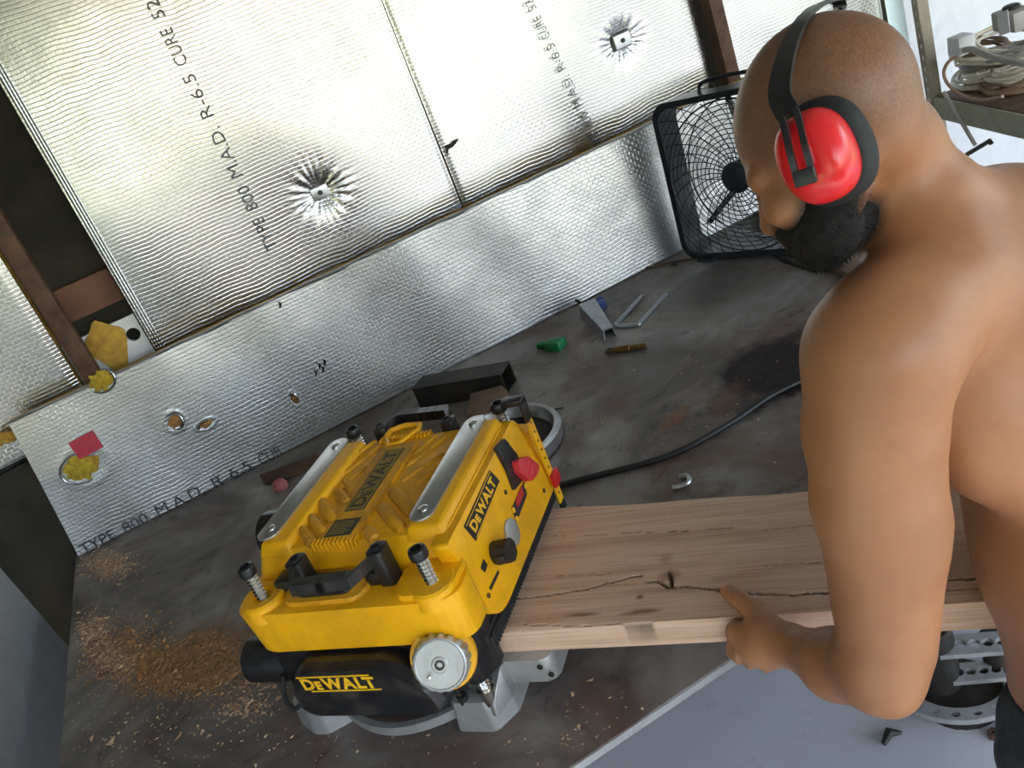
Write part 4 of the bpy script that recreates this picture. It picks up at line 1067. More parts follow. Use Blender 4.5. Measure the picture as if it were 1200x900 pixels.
# fingers go under the board
for m_, du, r_, ln in ((idx_m, -.004, .0098, 1.0), (mid_m, -.001, .0100, 1.08), (rng_m, .002, .0096, 1.0), (pin_m, .004, .0086, .82)):
    pip = np.array([m_[0]-.014+du, m_[1]+.012*ln, BZ0-.013]); dip = np.array([pip[0]-.003, pip[1]+.026*ln, BZ0-.0105]); tip = np.array([dip[0]-.001, dip[1]+.020*ln, BZ0-.0095])
    body_s.chain([hb(*m_), hb(*pip)], [r_*1.30, r_*1.12], .005)
    body_s.chain([hb(*pip), hb(*dip), hb(*tip)], [r_*1.06, r_*.98, r_*.86], .002)
# thumb on top
t_cmc = (W0*.45+hb(*idx_m)*.55)+cv(.006, -.014, -.002); t_mcp = pd(884, 716, 1.262)
body_s.cone(W0, t_cmc, .024, .021, .015)
body_s.chain([t_cmc, t_mcp], [.021, .0165], .010)
body_s.chain([t_mcp, hb(*thumb_ip), hb(*thumb_tip)], [.0160, .0135, .0112], .004)
# right arm, reaching past the torso to the far edge of the board
RS = CC - sL*.175 + sU*.13
RE = RS + np.array([.12, .05, -.28]); RW = bl(.93, .40, .118); RE = (RS+RW)/2+np.array([.16, -.03, -.05])
body_s.chain([RS, RE], [.064, .05], .03); body_s.chain([RE, RW], [.048, .029], .02)
RK = bl(.88, .375, .120)
body_s.cone(RW, RK, .027, .018, .012)
for k_, (du, r_) in enumerate(((-.02, .0096), (.0, .01), (.02, .0095), (.038, .0085))):
    a_ = bl(.875+du, .372, .125); body_s.cone(RK, a_, .016, r_*1.2, .012); body_s.chain([a_, bl(.868+du, .352, BZ0-.011), bl(.866+du, .322, BZ0-.0105)], [r_*1.1, r_, r_*.9], .002)
body_s.chain([RK, bl(.86, .365, .148), bl(.845, .335, BZ1+.010)], [.016, .012, .0098], .006)
# head
body_s.ell(hp(-.004, 0, -.003), HA, (.089*HS, .073*HS, .084*HS), .012)
body_s.ell(hp(.034, 0, -.018), HA, (.060*HS, .064*HS, .066*HS), .02)
body_s.ell(hp(.042, 0, -.062), HA, (.050*HS, .058*HS, .056*HS), .022)
for s_ in (1, -1):
    body_s.cone(hp(.086, .004*s_, -.036), hp(.074, .048*s_, -.034), .014, .013, .012)       # brow
    body_s.ell(hp(.066, .044*s_, -.072), HA, (.024, .022, .020), .02)                        # cheekbone
    body_s.cone(hp(-.005, .058*s_, -.085), hp(.055, .034*s_, -.122), .020, .020, .025)       # jaw
    body_s.sub(hp(.096, .030*s_, -.052), HA, (.016, .017, .011), .012)                       # eye socket
    body_s.ball(hp(.080, .031*s_, -.053), .0135, .004)                                       # closed lid over the eye
    body_s.ell(hp(.095, .011*s_, -.083), HA, (.010, .008, .007), .008)                       # nostril wing
    body_s.ell(hp(-.012, .080*s_, -.048), HA, (.016, .008, .028), .006)                      # ear
body_s.chain([hp(.087, 0, -.042), hp(.097, 0, -.062), hp(.107, 0, -.080)], [.0095, .0105, .0115], .008)
body_s.ell(hp(.078, 0, -.102), HA, (.024, .032, .024), .02)
body_s.cone(hp(.092, -.016, -.100), hp(.092, .016, -.100), .008, .008, .006)
body_s.cone(hp(.090, -.014, -.109), hp(.090, .014, -.109), .0085, .0085, .005)
body_s.ball(hp(.070, 0, -.116), .022, .02)

person = thing('person', 'shirtless man with shaved head and dark beard bending to feed the board', 'person', tuple(np.array([spine_b[0], spine_b[1], 0.0])))
beard_s = SDF()
for s_ in (1, -1):
    beard_s.chain([hp(.016, .060*s_, -.052), hp(.008, .058*s_, -.080), hp(.040, .038*s_, -.112), hp(.068, .010*s_, -.122)], [.013, .024, .028, .026], .015)
    beard_s.chain([hp(.091, .004*s_, -.092), hp(.084, .026*s_, -.098), hp(.066, .038*s_, -.115)], [.009, .011, .019], .010)
    beard_s.cone(hp(.022, .056*s_, -.088), hp(.060, .038*s_, -.110), .010, .016, .015)
beard_s.ball(hp(.070, 0, -.122), .027, .015)
beard_s.ball(hp(.045, 0, -.116), .030, .015)
lo_, hi_ = body_s.bounds()
def skin_attrs(Vt):
    L = head_local(Vt); near = np.linalg.norm(L, axis=1) < .22
    sc = np.clip((L[:, 2]+.05-.5*(L[:, 0]-.05).clip(0))/.03, 0, 1)*np.clip((.088-L[:, 0])/.03, 0, 1)*(np.linalg.norm(L, axis=1) < .125)
    nape = np.clip((L[:, 2]+.09)/.05, 0, 1)*(L[:, 0] < .02)*(np.linalg.norm(L, axis=1) < .135); sc = np.maximum(sc, nape)*.75
    bd = np.zeros(len(Vt)); bd[near] = np.clip(1-beard_s.ev(Vt[near])/.012, 0, 1)*.85
    br = np.zeros(len(Vt))
    for s_ in (1, -1):
        y_ = L[:, 1]*s_; br = np.maximum(br, np.clip(1-np.abs(L[:, 2]+.036-.06*(y_-.03))/.006, 0, 1)*(y_ > .008)*(y_ < .052)*(L[:, 0] > .05))
    bd = np.maximum(bd, br*near*.9)
    return {'scalp': sc, 'beard': bd}
body_o = sdf_mesh('body', body_s.ev, lo_, hi_, .0035, 'skin', None, skin_attrs)
def hair_fun(P):
    d = beard_s.ev(P); m = d < .02
    if m.any():
        Q = P[m]*260; d[m] += .0012*np.sin(Q[:, 0]+1.7*np.sin(Q[:, 1]*.6))*np.sin(Q[:, 1])*np.sin(Q[:, 2]+1.3*np.sin(Q[:, 0]*.7))
    return d
lo_, hi_ = beard_s.bounds(); beard_o = sdf_mesh('beard', hair_fun, lo_, hi_, .0025, 'beard', None, None, False); beard_o['label'] = 'short dark beard'
bv = np.empty(len(beard_o.data.vertices)*3); beard_o.data.vertices.foreach_get('co', bv); bv = bv.reshape(-1, 3)
pick = rng.choice(len(bv), min(5000, len(bv)), replace=False); bn = grad_normals(beard_s.ev, bv[pick]); hv = []; hf = []
for p_, n_ in zip(bv[pick], bn):
    d_ = nrm(n_*.8-hU*.7+hF*.1+rng.normal(size=3)*.35)*rng.uniform(.004, .008); w_ = nrm(np.cross(d_, n_)+1e-6)*.0005; i0 = len(hv)
    hv += [p_-w_-n_*.001, p_+w_-n_*.001, p_+d_]; hf.append((i0, i0+1, i0+2))
me = bpy.data.meshes.new('beard_hairs'); me.from_pydata([tuple(v) for v in hv], [], hf); me.update(); hairs_o = tag(finish('beard_hairs', me, 'beard', None, False), kind='stuff')
for o in (body_o, beard_o, hairs_o):
    o.data.transform(Matrix.Translation(-person.location)); o.parent = person
# thumbnail
n_c = hb(*thumb_tip); dT = nrm(hb(*thumb_tip)-hb(*thumb_ip)); upn = nrm(np.array([0, 0, 1.0])-dT*dT[2]); sd_ = np.cross(dT, upn)
b = MB(); b.poly([(x*.0085, y*.0062) for x, y in rrect(1.6, 1.6, .5, 4)], -.0016, .0006, .0004, 1, frame_mat(n_c+upn*.0104+dT*.002, dT, sd_, upn))
o = b.build('thumbnail', simple('nail', srgb(214, 160, 138), .4, 0, .05)); o.data.transform(Matrix.Translation(-person.location)); o.parent = person
# trousers and boots
tr = SDF(); HPc = spine_b
hipL = HPc + sL*.09 + np.array([0, 0, -.06]); hipR = HPc - sL*.09 + np.array([0, 0, -.06])
gr = np.array([sF[0], sF[1], 0]); gr = gr/np.linalg.norm(gr); lf = np.array([sL[0], sL[1], 0]); lf = lf/np.linalg.norm(lf)
tr.ell(HPc+sU*.0+sF*.012, SA, (.142, .175, .17), .04)
for hp_, s_ in ((hipL, 1), (hipR, -1)):
    kn = np.array([hp_[0], hp_[1], hp_[2]*.52])+gr*.07+lf*.03*s_; an = np.array([hp_[0], hp_[1], .09])+lf*.05*s_-gr*.02
    tr.chain([hp_, kn, an], [.108, .076, .062], .04)
lo_, hi_ = tr.bounds()
waist = HPc+sU*.125
def tr_fun(P):
    d = tr.ev(P); return np.maximum(d+.003*np.sin(P[:, 2]*55+P[:, 0]*20)*np.sin(P[:, 0]*40+P[:, 1]*31), (P-waist) @ sU)
o = sdf_mesh('trousers', tr_fun, lo_, hi_, .007, 'jean', None, None, False); o.data.transform(Matrix.Translation(-person.location)); o.parent = person; o['label'] = 'dark denim trousers'
for hp_, s_ in ((hipL, 1), (hipR, -1)):
    an = np.array([hp_[0], hp_[1], .10])+lf*.05*s_-gr*.02; bt = SDF()
    bt.cone(an, an-np.array([0, 0, .05]), .052, .05, .02).cone(an*[1, 1, 0]+np.array([0, 0, .042])-gr*.03, an*[1, 1, 0]+np.array([0, 0, .038])+gr*.15, .042, .036, .03)
    lo_, hi_ = bt.bounds(); bf = lambda P, q=bt: np.maximum(q.ev(P), -P[:, 2]+.0)
    o = sdf_mesh('boot', bf, lo_, hi_, .006, 'black', None, None, False); o.data.transform(Matrix.Translation(-person.location)); o.parent = person

# ear defenders
muffs = thing('ear_defenders', 'red ear defenders with black headband worn by the man', 'earmuffs', tuple(hp(0, 0, .1)))
def place(o):
    o.data.transform(Matrix.Translation(-muffs.location)); o.parent = muffs; return o
MC = pd(957, 184, .80)
for s_ in (1, -1):
    Lc = head_local(MC); c = hp(Lc[0], Lc[1]*s_, Lc[2])
    zz = hL*s_; yy_ = nrm(hU*.98-hF*.12); yy_ = nrm(yy_-zz*(yy_ @ zz)); xx_ = np.cross(yy_, zz)
    Mc = frame_mat(c, xx_, yy_, zz)
    def shell(prof, rx, ry, n=40, sq=2.4):
        b = MB(); vs = []
        for r_, z_ in prof:
            for k in range(n):
                a = 2*math.pi*k/n; ca, sa = math.cos(a), math.sin(a)
                e = (abs(ca)**sq+abs(sa)**sq)**(-1/sq); vs.append((rx*r_*e*ca, ry*r_*e*sa, z_))
        m = len(prof)
        b._add(vs, [(j*n+k, j*n+(k+1) % n, (j+1)*n+(k+1) % n, (j+1)*n+k) for j in range(m-1) for k in range(n)]+[tuple(range(n-1, -1, -1)), tuple(range((m-1)*n, m*n))], Mc); return b
    cup = place(shell([(.97, -.016), (1.0, -.010), (1.0, -.002), (.97, .008), (.90, .016), (.76, .0225), (.58, .0255), (.3, .0270), (.05, .0275)], .0330, .0425).build('cup', 'muff_red', None, True, 60))
    place(shell([(.86, -.054), (1.0, -.050), (1.10, -.040), (1.10, -.028), (1.0, -.019), (.9, -.014)], .0375, .0450).build('cushion', 'rubber', None, True, 60))
# headband: fork over each cup, then the arc over the crown
n0_ = pd(944, 207, .7655)
bp = [pd(943, 206, .768), pd(934, 172, .765), pd(926, 138, .772), pd(914, 112, .785), pd(918, 78, .803), pd(928, 46, .828), pd(943, 20, .862), pd(962, 5, .902), pd(984, 2, .945), pd(1004, 12, .985)]
Lb = [head_local(p) for p in bp]; top = Lb[-1]
bp2 = [hp(p[0], -p[1], p[2]) for p in Lb[::-1]]
pathA = catmull(bp, 5)
mid = catmull([bp[-2], bp[-1], hp(*(np.array(top)*[1, -.6, 1]+[0, 0, -.004])), bp2[1]], 5)[5:-5] if False else []
full = catmull(bp[:-1]+[p for p in bp2 if head_local(p)[1] < -.03], 5)
def ribbon(b, path, w, t_):
    rows = []
    for i, p in enumerate(path):
        tg = nrm(path[min(i+1, len(path)-1)]-path[max(i-1, 0)]); out = p-hp(0, 0, -.02); out = nrm(out-tg*(out @ tg)); sd = np.cross(tg, out)
        ww = w(i/(len(path)-1)); rows.append([p+sd*ww+out*t_, p-sd*ww+out*t_, p-sd*ww-out*t_, p+sd*ww-out*t_])
    vs = [v for r_ in rows for v in r_]; m = len(rows)
    b._add(vs, [(4*i+k, 4*i+(k+1) % 4, 4*i+4+(k+1) % 4, 4*i+4+k) for i in range(m-1) for k in range(4)]+[(3, 2, 1, 0), (4*m-4, 4*m-3, 4*m-2, 4*m-1)])
nF = 11
b = MB(); ribbon(b, full[nF:-nF], lambda t_: .0085+.002*math.cos(t_*6.283), .0022); place(b.build('headband', 'black', None, True, 50))
for seg_ in (full[:nF+1], full[::-1][:nF+1]):
    for off in (-1, 1):
        pth = []
        for i, p in enumerate(seg_):
            tg = nrm(seg_[min(i+1, nF)]-seg_[max(i-1, 0)]); out = p-hp(0, 0, -.02); out = nrm(out-tg*(out @ tg)); pth.append(p+np.cross(tg, out)*off*.0066)
        b = MB(); ribbon(b, pth, lambda t_: .0026, .0030); place(b.build('fork_arm', 'black', None, True, 50))
    tg = nrm(seg_[1]-seg_[0]); out = seg_[0]-hp(0, 0, -.02); out = nrm(out-tg*(out @ tg))
    b = MB(); b.box((-.0095, -.008, -.004), (.0095, .006, .0045), .0015, 2, frame_mat(seg_[0], np.cross(tg, out), tg, out)); place(b.build('fork_bridge', 'black', None))

# ------------------------------------------------------------------ box fan
FS = .935
f0 = np.array([1.464, 2.609, T])-CAM; f0 = CAM+f0*FS; f0[2] = T+.004
fx = nrm(np.array([.415, -.91, 0])); fb_ = np.array([-fx[1], fx[0], 0]); LEAN = math.radians(5)
fz_ = nrm(np.array([0, 0, 1])*math.cos(LEAN)+fb_*math.sin(LEAN)); fy = np.cross(fz_, fx)
WF = .498
f0 = CAM + (np.array([f0[0], f0[1], T+.015])-CAM)
fan = thing('box_fan', 'black square box fan standing on the far end of the bench', 'fan', mat=frame_mat(f0, fx, fy, fz_))
C0 = Matrix.Translation((WF/2, 0, WF/2)) @ Matrix.Rotation(math.radians(90), 4, 'X')
b = MB(); outer = rrect(WF, WF, .055, 7); inner = rrect(WF-.036, WF-.036, .045, 7); n = len(outer)
vs = [(x, y, z) for z in (-.105, 0.0) for x, y in outer] + [(x, y, z) for z in (-.105, 0.0) for x, y in inner]
fs = []
for i in range(n):
    j = (i+1) % n
    fs += [(i, j, n+j, n+i), (2*n+j, 2*n+i, 3*n+i, 3*n+j), (n+i, n+j, 3*n+j, 3*n+i), (j, i, 2*n+i, 2*n+j)]
b._add(vs, fs, C0)
bmesh.ops.bevel(b.bm, geom=[e for e in b.bm.edges if e.calc_face_angle(0) > .8], offset=.004, segments=2, affect='EDGES')
b.build('housing', 'fan_black', fan)
def inside(x, y, w=WF/2-.016, r=.05):
    ax, ay = abs(x), abs(y)
    if ax > w or ay > w: return False
    return not (ax > w-r and ay > w-r and (ax-w+r)**2+(ay-w+r)**2 > r*r)
def grille(zp, rings, spokes, swirl, name, wire=.0016):
    b = MB()
    for r_ in rings:
        seg = []; N_ = 72
        pts = [(r_*math.cos(2*math.pi*k/N_), r_*math.sin(2*math.pi*k/N_)) for k in range(N_)]
        if all(inside(*p) for p in pts): b.tube([(x, y, zp+.010*(1-(r_/.34)**2)) for x, y in pts], wire*(1.9 if abs(r_-.228) < .004 else 1), 5, True, True, C0)
        else:
            run = []
            for p in pts+pts[:1]:
                if inside(*p): run.append((p[0], p[1], zp+.010*(1-(r_/.34)**2)))
                else:
                    if len(run) > 1: b.tube(run, wire, 5, False, True, C0)
                    run = []
            if len(run) > 1: b.tube(run, wire, 5, False, True, C0)
    for k in range(spokes):
        a0 = 2*math.pi*k/spokes; run = []
        for r_ in np.linspace(.045, .345, 26):
            a = a0+swirl*(r_-.045)/.3; x, y = r_*math.cos(a), r_*math.sin(a)
            if inside(x, y): run.append((x, y, zp+.010*(1-(r_/.34)**2)))
        if len(run) > 1: b.tube(run, wire, 5, False, True, C0)
    return tag(b.build(name, 'fan_black', fan, True, 180), kind='stuff')
grille(.0, [.060+.0140*k for k in range(13)]+[.245, .262, .279, .296, .313], 34, .9, 'front_grille')
grille(-.112, [.08, .12, .16, .20, .228, .26], 18, -.5, 'rear_grille', .0014)
b = MB(); b.lathe([(.0, .004), (.047, .004), (.047, .012), (.040, .016), (.0, .017)], 32, C0); b.build('hub_badge', 'fan_black', fan)
b = MB(); b.lathe([(.0, -.095), (.042, -.095), (.046, -.06), (.042, -.035), (.0, -.035)], 28, C0); b.build('motor', 'fan_black', fan)
for a in (100, 220, 340):
    b = MB(); a_ = math.radians(a); b.box((.03, -.009, -.104), (.25, .009, -.096), .001, 1, C0 @ Matrix.Rotation(a_, 4, 'Z')); b.build('motor_strut', 'fan_black', fan)
for k in range(5):
    b = MB(); a0 = k*2*math.pi/5+.3; rows = []
    for r_ in np.linspace(.04, .215, 7):
        w_ = .20+.32*min(1, r_/.12); rows.append([(r_*math.cos(a0+t_*w_+1.2*(r_-.04)), r_*math.sin(a0+t_*w_+1.2*(r_-.04)), -.045+.028*t_) for t_ in (-1, -.5, 0, .5, 1)])
    vs = [p for r_ in rows for p in r_]; m5 = len(rows)
    vs2 = [(x, y, z-.0018) for x, y, z in vs]; nn = len(vs)
    fs = [(5*i+j, 5*i+j+1, 5*i+6+j, 5*i+5+j) for i in range(m5-1) for j in range(4)]
    b._add(vs+vs2, fs+[tuple(nn+q for q in f[::-1]) for f in fs], C0); b.build('blade', 'blade', fan, True, 60)
b = MB(); b.tube(catmull([(WF*.30, .05, WF), (WF*.33, .05, WF+.028), (WF*.5, .05, WF+.034), (WF*.67, .05, WF+.028), (WF*.70, .05, WF)], 6), .006, 8); b.build('carry_handle', 'fan_black', fan)
for x0 in (.06, WF-.12):
    b = MB(); b.box((x0, -.02, -.004), (x0+.06, .12, .004), .002); b.build('foot', 'fan_black', fan)

# ------------------------------------------------------------------ things lying on the bench
def tz(x, y, z=0.0): return pz(x, y, T+z)
def lay(name, label, cat, path, r, mat, n=10, group=None, smooth=4):
    P = [np.array(p) for p in path]; o0 = P[0].copy(); o0[2] = T
    b = MB(); b.tube([p-o0 for p in (catmull(P, smooth) if smooth > 1 else P)], r, n); o = b.build(name, mat); o.location = o0
    return tag(o, label, cat, group)
# U shaped rod
P = [tz(x, y, .0065) for x, y in ((753, 347), (724, 378), (722, 381), (726, 382), (745, 381), (749, 380), (752, 376), (781, 345))]
lay('u_bolt', 'bright steel U shaped rod lying on the bench', 'U-bolt', P, .0062, 'steel', 12, None, 3)
# tapered folded bracket with a blue end
a = tz(694, 368); c = tz(716, 396); ax = nrm(c-a); sd2 = np.array([-ax[1], ax[0], 0])
t = thing('sheet_bracket', 'grey tapered sheet metal bracket with a blue end on the bench', 'bracket', mat=frame_mat(a, ax, sd2, (0, 0, 1)))
Lb_ = float(np.linalg.norm(c-a))
b = MB()
def sheet(pa, pb, pc, pd_, th=.002):
    n_ = (Vector(pb)-Vector(pa)).cross(Vector(pd_)-Vector(pa)).normalized()*th
    b.prism([Vector(p)-n_ for p in (pa, pb, pc, pd_)], [Vector(p)+n_ for p in (pa, pb, pc, pd_)])
sheet((0, -.030, .045), (Lb_, -.014, .030), (Lb_, .014, .030), (0, .022, .045)); sheet((0, -.030, .045), (0, -.034, .0), (Lb_, -.018, 0), (Lb_, -.014, .030)); sheet((0, .022, .045), (Lb_, .014, .030), (Lb_, .018, 0), (0, .028, 0))
b.build('channel', 'steel', t, False)
b = MB(); b.box((-.022, -.010, .004), (.012, .052, .040), .004); b.build('blue_end', 'blue', t)
b = MB(); b.tube([(-.02, -.02, .04), (-.03, -.03, .052), (-.04, -.025, .045)], .005, 8); b.build('hook', 'dark_steel', t)
# green clip
a = tz(658, 408); t = thing('green_clip', 'small green metal clip lying on the bench', 'clip', tuple(a), .5)
b = MB(); b.box((-.022, -.010, 0), (.022, .045, .028), .004); b.box((-.012, .045, .004), (.014, .085, .020), .004); b.build('body', 'green', t)
b = MB(); b.lathe([(.006, 0), (.006, .008), (.003, .009)], 10, Matrix.Translation((.026, .004, .012))); b.build('pin', 'steel', t)
# brass bolt
P0, P1 = tz(709, 412, .009), tz(757, 405, .009); d_ = nrm(P1-P0); t = thing('brass_spindle', 'tarnished brass spindle with a hooked end on the bench', 'spindle', mat=frame_mat(P0, d_, np.cross([0, 0, 1], d_), (0, 0, 1)))
L = float(np.linalg.norm(P1-P0)); Ry = Matrix.Rotation(math.radians(90), 4, 'Y')
b = MB(); b.lathe([(.004, .012), (.004, .028), (.009, .030), (.010, L*.6), (.0075, L*.62), (.0085, L*.95), (.006, L)], 14, Ry); b.build('shaft', 'brass', t)
b = MB(); b.tube([(.014+.011*math.cos(a_), .011*math.sin(a_), 0) for a_ in np.linspace(.4, 5.6, 12)], .0035, 7); b.build('eye', 'dark_steel', t)
# small U clip
P = [tz(x, y, .006) for x, y in ((788, 571), (796, 570), (806, 566), (808, 560), (803, 557), (796, 558))]
lay('u_clip', 'small grey U shaped clip on the bench behind the board', 'clip', P, .0048, 'steel', 8)
# wire scraps
lay('wire_scrap', 'thin dark wire scrap straight on the bench by the planer', 'wire', [tz(635, 484, .003), tz(645, 481, .004), tz(660, 478, .003)], .0026, 'dark_steel', 6)
lay('wire_scrap', 'crooked dark wire scrap on the bench by the planer', 'wire', [tz(634, 500, .003), tz(643, 494, .004), tz(650, 492, .004), tz(653, 486, .003)], .0026, 'dark_steel', 6)
lay('thin_rod', 'thin rusty rod lying on the bench in front of the box fan', 'rod', [tz(757, 314, .004), tz(790, 307, .004), tz(815, 303, .004), tz(842, 300, .004)], .0034, 'rust', 7)
lay('bolt_scrap', 'little dark nut beside the thin rod on the bench', 'nut', [tz(787, 309, .010), tz(793, 308, .010)], .008, 'dark_steel', 6, None, 1)
lay('screw_scrap', 'bright small screw near the fan on the bench', 'screw', [tz(848, 301, .004), tz(853, 299, .004)], .004, 'chrome', 6, None, 1)
# flat bars at the right end of the bench
def slab(name, label, cat, pix, z0, z1, mat, bev=.002):
    P = [pz(x, y, T+z1) for x, y in pix]; o0 = sum(P)/len(P); o0 = np.array([o0[0], o0[1], T])
    b = MB(); b.prism([(p[0]-o0[0], p[1]-o0[1], z0) for p in P], [(p[0]-o0[0], p[1]-o0[1], z1) for p in P], bev); o = b.build(name, mat); o.location = o0; return tag(o, label, cat)
slab('flat_bar', 'broad grey steel bar along the far right end of the bench', 'bar', ((962, 303), (972, 312), (1030, 334), (1048, 318), (1012, 301), (985, 292)), .0, .022, 'rust_block')
slab('steel_offcut', 'dark steel offcut in front of the grey bar on the bench', 'offcut', ((905, 298), (948, 312), (955, 318), (915, 305)), 0, .006, 'dark_steel', .001)
slab('steel_offcut', 'short dark steel offcut under the beard of the man', 'offcut', ((938, 294), (952, 292), (953, 296), (939, 298)), .0, .008, 'dark_steel', .001)
# black square tube and rusty block behind the planer
a = tz(493, 478); c = tz(600, 462); ax = nrm(c-a); sd2 = np.array([-ax[1], ax[0], 0]); L = float(np.linalg.norm(c-a))*.96
t = thing('square_tube', 'short black square steel tube lying behind the planer', 'tube', mat=frame_mat(a, ax, sd2, (0, 0, 1)))
W_ = .078; th = .005
b = MB(); o4 = [(0, 0), (W_, 0), (W_, W_*.85), (0, W_*.85)]; i4 = [(th, th), (W_-th, th), (W_-th, W_*.85-th), (th, W_*.85-th)]
vs = [(x, y, z) for x in (0, L) for y, z in o4]+[(x, y, z) for x in (0, L) for y, z in i4]; fs = []
for i in range(4):
    j = (i+1) % 4; fs += [(i, j, 4+j, 4+i), (8+j, 8+i, 12+i, 12+j), (j, i, 8+i, 8+j), (4+i, 4+j, 12+j, 12+i)]
b._add(vs, fs); b.build('wall_section', 'dark_steel', t, False)
slab('rusty_block', 'rusty brown steel block between the square tube and the planer', 'block', ((551, 461), (588, 451), (595, 460), (580, 480), (546, 487)), 0, .045, 'rust_block')
# round steel rim behind the planer
q = np.array(PM @ Vector((-.262, .835, 0))); t = thing('steel_pan', 'round bright steel pan with a dark inside behind the planer', 'pan', tuple(q))
b = MB(); b.lathe([(.148, 0), (.158, .004), (.162, .034), (.156, .042), (.146, .040), (.138, .016), (.130, .008), (.0, .008)], 48); b.build('dish', 'brushed', t)
b = MB(); b.lathe([(.134, .0085), (.130, .016), (.098, .016), (.092, .0085)], 40); b.build('seal', 'rubber', t)
# dark bar and pink cap on the outfeed side
slab('flat_iron', 'dark flat iron bar on the bench left of the planer', 'bar', ((304, 556), (322, 550), (372, 530), (376, 538), (330, 560), (308, 564)), 0, .014, 'rust')
a = tz(330, 572); b = MB(); b.lathe([(.020, 0), (.022, .012), (.016, .024), (.006, .028)], 16); o = b.build('pink_cap', 'pink'); o.location = a; tag(o, 'small pink plastic cap on the bench left of the planer', 'cap')
# power cord
P = [tz(628, 580, .012), tz(645, 572, .007), tz(680, 562, .007), tz(720, 552, .007), tz(765, 540, .007), tz(800, 527, .007), tz(835, 508, .007), tz(868, 488, .007), tz(900, 466, .007), tz(935, 448, .007), tz(965, 437, .007), tz(1010, 425, .007), tz(1070, 420, .007), tz(1150, 400, .007)]
lay('power_cord', 'black power cord running across the bench from the planer', 'cord', P, .0068, 'cable_black', 10, None, 8)

# sawdust: low heaps of chips on the bench
def sawdust(name, label, spots, count, mat, seed, smin=.0007, smax=.0021):
    R_ = np.random.default_rng(seed); vs = []; fs = []
    for (x, y, sx, sy, h, n_) in spots:
        for _ in range(int(n_*count)):
            px_ = x+R_.normal()*sx; py_ = y+R_.normal()*sy; p = pz(px_, py_, T)
            if not (TX0+.01 < p[0] < TX1-.01 and TY0+.01 < p[1] < TY1-.03): continue
            l_ = PI_ @ Vector(p)
            if -.42 < l_.x < .11 and -.03 < l_.y < .45: continue
            s_ = R_.uniform(smin, smax)*(2.2 if R_.random() < .06 else 1); g = math.exp(-((px_-x)/sx)**2*.5-((py_-y)/sy)**2*.5); z = T+h*g*R_.random()
            d = R_.normal(size=(4, 3))*s_*[1.3, 1.3, .35]; i0 = len(vs)
            for k in range(4): vs.append((p[0]+d[k, 0], p[1]+d[k, 1], max(T+.0002, z+d[k, 2]*1.6+s_*.3)))
            fs += [(i0, i0+1, i0+2), (i0, i0+2, i0+3), (i0, i0+3, i0+1), (i0+1, i0+3, i0+2)]
    me = bpy.data.meshes.new(name); me.from_pydata(vs, [], fs); me.update(); o = finish(name, me, mat, None, False)
    return tag(o, label, 'sawdust', kind='stuff')
sawdust('sawdust', 'brown sawdust and chips heaped on the bench left of the planer', [(212, 792, 30, 12, .010, 6), (243, 778, 26, 14, .007, 4), (195, 775, 20, 9, .005, 2.2), (160, 765, 30, 18, .003, 2), (255, 752, 22, 10, .005, 2), (140, 760, 30, 24, .003, 2)], 700, 'sawdust', 1)
sawdust('sawdust', 'pale sawdust dusting near the left end of the bench', [(126, 662, 16, 9, .006, 3), (110, 740, 12, 12, .005, 2.0), (135, 775, 16, 10, .005, 1.6), (285, 830, 14, 8, .003, .5), (300, 790, 20, 22, .002, .8)], 600, 'sawdust_pale', 2)
sawdust('sawdust', 'sparse pale chips scattered over the bench', [(300, 860, 150, 25, .001, .5), (640, 840, 60, 25, .001, .25), (700, 520, 120, 70, .001, .35), (160, 850, 60, 30, .001, .4), (760, 430, 120, 60, .001, .25)], 500, 'sawdust_pale', 3, .0008, .0022)

# ------------------------------------------------------------------ shelf with cables at the right
A_ = py(1096, 112, 2.58); e1 = nrm(np.array([-.32, -.947, 0])); e2 = np.array([.947, -.32, 0])
shelf = thing('shelf_unit', 'slotted angle shelf unit with an olive beam, holding cables', 'shelf', mat=frame_mat((A_[0], A_[1], 0), e1, e2, (0, 0, 1)))
SZ = A_[2]; SL, SDp = 1.3, .36
b = MB(); b.box((0, .002, SZ-.012), (SL, SDp, SZ), .002); b.build('shelf_board', 'rust_block', shelf)
b = MB(); b.box((.0, -.012, SZ-.082), (SL, .0, SZ-.002), .003); b.build('front_beam', 'shelf_olive', shelf)
def upright(x, y, mat, sgn):
    b = MB(); b.box((x-.002, y, 0), (x+.002, y+.038, 2.4))
    c = [.04+k*.04 for k in range(59)]
    slot = lambda q: min(.005/max(abs(math.sin(q)), 1e-6), .010/max(abs(math.cos(q)), 1e-6))
    perforated(b, 2.4, .038, .004, c, slot, lambda p, t_, z: (x+sgn*.019+t_, y-.002-z, p))
    b.build('upright', mat, shelf, False)
upright(0.0, -.014, 'angle', -1); upright(SL, -.014, 'angle', 1); upright(.04, SDp, 'angle_tan', 1); upright(SL, SDp, 'angle_tan', 1); upright(.11, SDp+.02, 'angle', 1)
def sp(x, y, z): return np.array(shelf.matrix_world @ Vector((x, y, SZ+z)))
COILS = ['off-white cable coil lying flat on the shelf under the others', 'off-white cable coil second from the bottom of the pile', 'grey cable coil in the middle of the shelf pile', 'off-white cable coil above the grey coil in the pile', 'brown cable coil near the top of the shelf pile', 'off-white cable coil topmost in the shelf pile', 'brown cable coil flat on the shelf beside the main pile', 'off-white cable coil on the brown coil beside the main pile', 'grey cable coil on top beside the main pile']
coil_lab = {'cable_white': 'off-white cable coil in the tangled pile on the shelf', 'cable_grey': 'grey cable coil in the tangled pile on the shelf', 'cable_brown': 'brown cable coil in the tangled pile on the shelf'}
